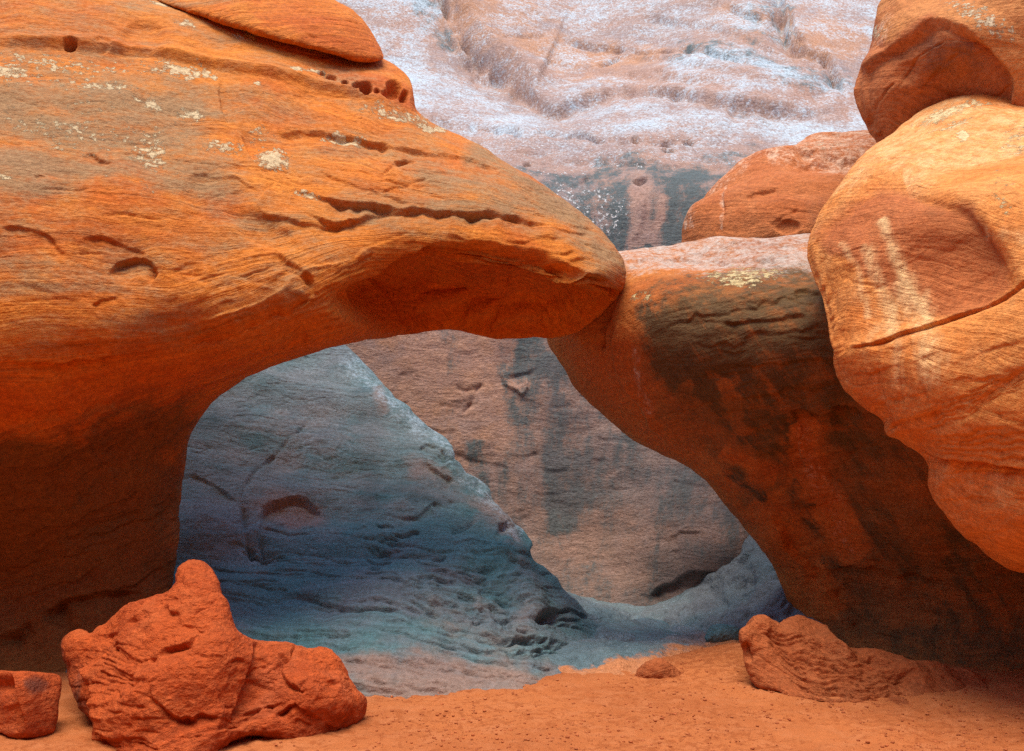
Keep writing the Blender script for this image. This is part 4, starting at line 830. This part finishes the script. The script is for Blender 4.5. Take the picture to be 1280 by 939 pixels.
mp.chips(860, 990, 670, 790, 90, -40, seed=30, h=(.03, .10), ln=(10, 50), decay=(5, 12)); mp.chips(700, 900, 765, 840, 60, 4, seed=31, h=(.015, .04), ln=(15, 50), decay=(5, 10)); mp.area('dark', [(860, 740), (960, 640), (1010, 760), (900, 800)], .6, 20, 10); mp.area('sand', [(600, 845), (700, 838), (800, 822), (900, 800), (960, 790), (960, 900), (600, 900)], .8, 10, 10)
mp.ledge([(715, 752), (750, 768), (785, 772)], .05, 3, 6); mp.ledge([(900, 735), (925, 720), (950, 722)], .10, 5, 14); mp.blob('varnish', 920, 690, 40, 50, .5, 30, 1, 14)
mp.blob('tint', 910, 800, 40, 16, .8, 0, 1, 10); mp.blob('pale', 800, 790, 100, 30, .25, 0, 1, 12); mp.blob('tint', 850, 810, 60, 14, .3, 0, 1, 10)
carve(me, mp, big=(.06, .8), med=(.07, 2.2), fine=(.02, 7.), beds=(.03, 2.5), ridgea=.05, strata=dip(.15, -.2, -1), seed=70, facing=False)
tag(link('bedrock_ground', me, M_GULLY), kind='structure')

def sand_mat():
    m = NT('orange_sand'); co = m.n('ShaderNodeTexCoord').outputs['Object']
    n1 = m.noise(co, .8, 4); n2 = m.noise(co, 14., 6, .68); n3 = m.noise(co, 160., 3, .7); n4 = m.noise(co, 5., 5, .6)
    col = m.mix(m.step(n1, .35, .65), (.47, .155, .052), (.40, .125, .042))
    col = m.mix(m.math('MULTIPLY', m.step(n4, .45, .65), .5), col, (.50, .185, .075))
    ck = m.math('MULTIPLY', m.step(m.math('ADD', n2, m.math('MULTIPLY', m.attr('clod'), .10)), .55, .64), m.step(m.attr('clod'), .0, .35))
    col = m.mix(m.math('MULTIPLY', ck, .8), col, (.33, .095, .03))
    col = m.mix(.5, col, m.mix(n3, (.55, .52, .5), (1.45, 1.48, 1.5)), 'MULTIPLY')
    bs = m.n('ShaderNodeBsdfPrincipled'); m.put(bs.inputs['Base Color'], col); bs.inputs['Roughness'].default_value = .95; bs.inputs['Specular IOR Level'].default_value = .1
    h = m.math('ADD', m.math('MULTIPLY', n2, .022), m.math('ADD', m.math('MULTIPLY', n3, .003), m.math('MULTIPLY', m.noise(co, 45., 4, .7), .008)))
    bp = m.n('ShaderNodeBump'); bp.inputs['Distance'].default_value = 1.; bp.inputs['Strength'].default_value = .8; m.put(bp.inputs['Height'], h); m.put(bs.inputs['Normal'], bp.outputs[0])
    m.put(m.n('ShaderNodeOutputMaterial').inputs[0], bs.outputs[0]); return m.mat
M_SAND = sand_mat()
def cl(core_a, core_b, st, far_a, far_b, n):
    c = np.arange(core_a, core_b, st); t = np.linspace(0, 1, n)[1:]**2
    return np.concatenate([(core_a-t*(core_a-far_a))[::-1], c, c[-1]+t*(far_b-c[-1])])
def sand_z(x, y):
    p = np.stack([x, y, x*0], -1)
    z = .035*fbm(p, .7, 2, 80)
    near = np.exp(-((x-.6)/6)**2-((y-6)/6)**2)
    lump = fbm(p, 4.5, 4, 82); z += near*.036*lump+near*.016*np.maximum(0, fbm(p, 11., 3, 83, ridge=True)-.1)
    z += .16*np.exp(-((x-2.05)/.5)**2-((y-8.8)/.6)**2)              # bank against the ledge
    z += .05*np.exp(-((x-3.9)/1.2)**2-((y-7.8)/.7)**2)+.06*np.exp(-((x+2.8)/1.)**2-((y-7.6)/.8)**2)
    z -= .35*sstep(8.6, 10.2, y)
    return z
me = gridxy(cl(-4.2, 4.8, .02, -70, 70, 26), cl(4.6, 9.2, .02, -60, 90, 26), sand_z)
c = get_co(me); set_attr(me, 'clod', np.clip(.15+1.1*fbm(c*np.array([.7, 1, 1]), .9, 3, 90)+.8*sstep(7.2, 8.2, c[:, 1])*(c[:, 0] > 1)+.3*(c[:, 1] < 6.8), 0, 1))
tag(link('sand', me, M_SAND, origin=(0, 0, 0)), kind='structure')

# loose crumbs of rock and sand
rs = np.random.RandomState(11)
V, Fc = [], []
ico = [(0, 0, 1), (.9, 0, .45), (.28, .85, .45), (-.72, .53, .45), (-.72, -.53, .45), (.28, -.85, .45), (.72, .53, -.45), (-.28, .85, -.45), (-.9, 0, -.45), (-.28, -.85, -.45), (.72, -.53, -.45), (0, 0, -1)]
tri = [(0, 1, 2), (0, 2, 3), (0, 3, 4), (0, 4, 5), (0, 5, 1), (1, 6, 2), (2, 7, 3), (3, 8, 4), (4, 9, 5), (5, 10, 1), (6, 7, 2), (7, 8, 3), (8, 9, 4), (9, 10, 5), (10, 6, 1), (6, 11, 7), (7, 11, 8), (8, 11, 9), (9, 11, 10), (10, 11, 6)]
n = 6000; X = rs.uniform(-1.6, 4.2, n*3); Y = 5.4+3.9*rs.rand(n*3)**1.2
k = fbm(np.stack([X, Y, X*0], -1), 1.3, 3, 91) > rs.uniform(-.35, .45, n*3)
X, Y = X[k][:n], Y[k][:n]; Z = sand_z(X, Y)
S = .003+.010*rs.rand(len(X))**4
for i in range(len(X)):
    b = len(V); r = rs.uniform(.6, 1.3, (12, 3))*ico*S[i]*np.array([1.2, 1.1, .7]); V.extend(r+[X[i], Y[i], Z[i]+S[i]*.3]); Fc.extend([(a+b, c_+b, d+b) for a, c_, d in tri])
me = to_mesh('crumbs', V, Fc)
M_CRUMB = rock_mat('crumb_red', (.42, .12, .04), (.36, .09, .03), (.5, .2, .08), bump=.4)
tag(link('rock_crumbs', me, M_CRUMB), 'reddish crumbs of rock scattered over the orange sand', 'rock crumbs', kind='stuff')

# ------------------------------------------------------------------ foreground boulder and the small rocks
M_CLOD = rock_mat('rough_red_rock', (.54, .098, .018), (.44, .074, .015), (.58, .135, .036), crk=.2, varn=(.16, .05, .03), tint=(.40, .10, .045), pale=(.68, .30, .17), bed=3., stripe=.12,
                  grain=2.2, speck=.12, bedbump=.5, freck=.25, lich=(.7, .4, .3))
mp = Maps(); L, K = mp.ledge, mp.crack
L([(100, 830), (112, 850), (124, 880), (130, 930)], h=-.10, w=8, decay=22, side=-1)
L([(317, 800), (312, 830), (305, 850), (300, 880), (285, 905)], h=.10, w=8, decay=30, side=-1, jit=7)
L([(300, 890), (330, 880), (300, 912), (270, 915)], h=.06, w=5, decay=14)
L([(345, 820), (365, 822), (356, 835), (360, 850), (400, 862)], h=.08, w=4, decay=12, jit=7); L([(305, 850), (320, 832), (340, 828)], h=.05, w=4, decay=10)
L([(190, 850), (198, 878), (225, 895), (260, 893), (290, 900)], h=.09, w=6, decay=16, jit=8); L([(182, 820), (200, 812), (235, 808), (245, 790)], h=.07, w=5, decay=16, jit=8)
L([(208, 752), (212, 765), (225, 762)], h=.05, w=3, decay=8); L([(278, 745), (262, 760), (235, 770)], h=.04, w=4, decay=14); L([(110, 800), (130, 790), (170, 775), (180, 760)], h=.05, w=5, decay=14)
L([(340, 895), (370, 880), (400, 900), (420, 912)], h=.07, w=5, decay=14, jit=7); L([(370, 850), (400, 845), (425, 855)], h=.05, w=4, decay=14)
for i in range(55):
    x = 95+80*rs.rand()**1.5; y = 800+135*rs.rand(); L([(x, y), (x+10+14*rs.rand(), y+12*rs.rand()-2), (x+26+20*rs.rand(), y+20*rs.rand()-4)], h=.01+.02*rs.rand(), w=2.2, decay=4+4*rs.rand(), jit=6)
for i in range(45):
    x = 160+270*rs.rand(); y = 730+200*rs.rand(); L([(x, y), (x+10, y+8*rs.rand()-4), (x+18+22*rs.rand(), y+12*rs.rand()-3)], h=.006+.018*rs.rand(), w=2.4, decay=5+8*rs.rand(), jit=8)
mp.area('tint', [(300, 830), (400, 820), (440, 870), (400, 920), (310, 900)], .35, 16)
mp.area('varnish', [(85, 800), (105, 830), (118, 870), (125, 930), (100, 930), (80, 860)], .6, 6)
fo = [(223, 731, .10), (229, 714, .10), (250, 704, .12), (267, 707, .12), (276, 722, .1), (279, 742, .12), (290, 764, .15), (297, 781, .18), (318, 803, .2), (345, 809, .2), (380, 812, .2), (405, 815, .2), (422, 830, .2), (445, 850, .22), (456, 872, .22), (450, 893, .2),
      (437, 907, .15), (415, 922, .12), (390, 935, .1), (350, 927, .1), (315, 922, .1), (280, 936, .1), (255, 960, .1), (130, 960, .1), (122, 905, .15), (108, 880, .12), (92, 850, .10), (87, 805, .08), (112, 797, .08), (121, 787, .12), (150, 765, .14), (180, 748, .14), (203, 741, .12)]
fc = [(250, 715, 6.45), (250, 760, 6.2), (200, 760, 6.3), (150, 790, 6.35), (270, 800, 6.0), (200, 820, 6.0), (120, 810, 6.5), (150, 850, 5.98), (105, 860, 6.45), (130, 900, 6.05), (160, 930, 5.75), (220, 870, 5.78), (280, 850, 5.85), (250, 920, 5.72), (300, 910, 5.85),
      (320, 860, 6.1), (350, 830, 6.2), (380, 860, 6.0), (400, 830, 6.3), (430, 870, 6.2), (370, 910, 6.0), (420, 905, 6.2)]
me = body(fo, fc, vox=.0125, g=3, back=.75, sm=2)
carve(me, mp, big=(.03, 1.5), med=(.018, 4.), fine=(.013, 18.), beds=(.006, 4.), facet=(.030, 2.0), strata=dip(.3, 0, -1), seed=90, ridgea=.018)
tag(link('boulder', me, M_CLOD), 'rough red boulder with a pointed knob sitting on the sand at lower left', 'boulder')

mp = Maps(); mp.blob('varnish', 45, 856, 14, 12, .7, 0, 1, 6)
mp.ledge([(14, 838), (24, 880), (32, 915)], .10, 5, 60, side=1, jit=3)
me = body([(-90, 835, .04), (0, 838, .03), (74, 843, .03), (72, 880, .04), (69, 914, .04), (50, 922, .04), (20, 924, .04), (-10, 914, .04), (-90, 918, .04)],
          [(-90, 838, 6.6), (-90, 915, 6.5), (0, 838, 6.2), (15, 880, 5.98), (25, 845, 6.05), (30, 915, 6.0), (72, 845, 6.35), (70, 915, 6.2), (-20, 900, 6.2)], vox=.010, g=3, back=.4, sm=2)
carve(me, mp, facet=(.005, 3.), big=(.008, 2.), med=(.007, 6.), fine=(.005, 16.), beds=(.004, 4.), strata=dip(.3, 0, -1), seed=94)
tag(link('rock_block', me, M_CLOD), 'small flat faced dark red rock block at the lower left corner', 'rock')

# layered outcrop on the right of the sand
M_LEDGE = rock_mat('brown_orange_ledges', (.40, .105, .030), (.30, .08, .024), (.44, .14, .05), varn=(.12, .06, .035), tint=(.5, .2, .08), bed=5., stripe=.4, grain=1.6, crk=.7)
mp = Maps(); L, K = mp.ledge, mp.crack
for i in range(26):
    y = 775+i*4.2; x = 932+i*2.5; L([(x+8*rs.rand(), y), (x+40, y+10+4*rs.rand()), (x+95+20*rs.rand(), y+26), (x+150+60*rs.rand(), y+42-i*.6)], h=.03+.04*rs.rand(), w=2.4, decay=5+3*rs.rand(), jit=7)
L([(935, 800), (928, 815), (938, 832)], h=.10, w=5, decay=12, side=-1)
me = body([(926, 800, .08), (930, 782, .08), (945, 771, .08), (975, 774, .08), (1000, 768, .08), (1030, 782, .08), (1062, 803, .08), (1110, 818, .08), (1180, 832, .08), (1240, 850, .08), (1240, 900, .06), (1180, 900, .06), (1120, 895, .06), (1060, 886, .06), (990, 874, .06), (948, 856, .07), (936, 835, .08)],
          [(940, 790, 7.6), (960, 780, 7.7), (1000, 775, 7.9), (950, 840, 7.5), (1000, 830, 7.4), (1000, 862, 7.2), (1060, 820, 7.5), (1060, 870, 7.05), (1120, 830, 7.5), (1120, 880, 7.0), (1220, 850, 7.5), (1220, 895, 7.1)], vox=.014, g=4, back=.8, sm=2)
carve(me, mp, big=(.03, 1.5), med=(.03, 4.), fine=(.010, 12.), beds=(.028, 5.), facet=(.03, 2.5), strata=dip(.55, .1, 1), seed=96)
tag(link('rock_outcrop', me, M_LEDGE), 'low reddish brown outcrop of slanting thin layers at the foot of the dark pier', 'rock outcrop')

def stone(ol, D, mat, label, seed, name='stone', v=.008):
    cx = np.mean([p[0] for p in ol]); cy = np.mean([p[1] for p in ol])
    me = body(ol, [(p[0], p[1], D) for p in ol]+[(cx, cy, D-.08)], vox=v, g=2, back=.22, defR=.10, sm=2)
    carve(me, None, big=(.01, 3.), med=(.02, 7.), fine=(.008, 20.), beds=(.004, 4.), strata=dip(.3, 0, -1), seed=seed, facing=False)
    return tag(link(name, me, mat), label, 'stone')
stone([(792, 858), (796, 838), (806, 827), (822, 823), (838, 828), (850, 838), (858, 858)], 7.9, M_LEDGE, 'small reddish stone where the blue gully floor meets the sand', 101)
stone([(884, 803), (884, 790), (893, 781), (915, 782), (928, 790), (926, 806)], 9.5, M_BLUE, 'dark grey stone in the gully just left of the layered red outcrop', 103)

# canyon wall behind and around the camera: closes the slot the photograph was taken in
def canyon_wall():
    n, m = 140, 60; V = []
    for j in range(m):
        for i in range(n):
            a = math.pi*(i/(n-1)); s = j/(m-1)
            r = 9.0+.25*math.sin(a*7)+(s*7.5)*.22
            V.append((r*math.cos(a)*.92, 7.2-1.15*r*math.sin(a)**.8 if 0 < a < math.pi else 7.2, -.6+10.5*s))
    a = np.arange(n*m).reshape(m, n)[:-1, :-1].ravel()
    return to_mesh('w', V, np.stack([a, a+1, a+1+n, a+n], -1))
me = canyon_wall()
carve(me, None, big=(.4, .3), med=(.15, 1.), fine=(.02, 4.), beds=(.08, 1.), strata=dip(.05, 0, -1), seed=120, facing=False)
tag(link('canyon_wall', me, M_PIER), kind='structure')
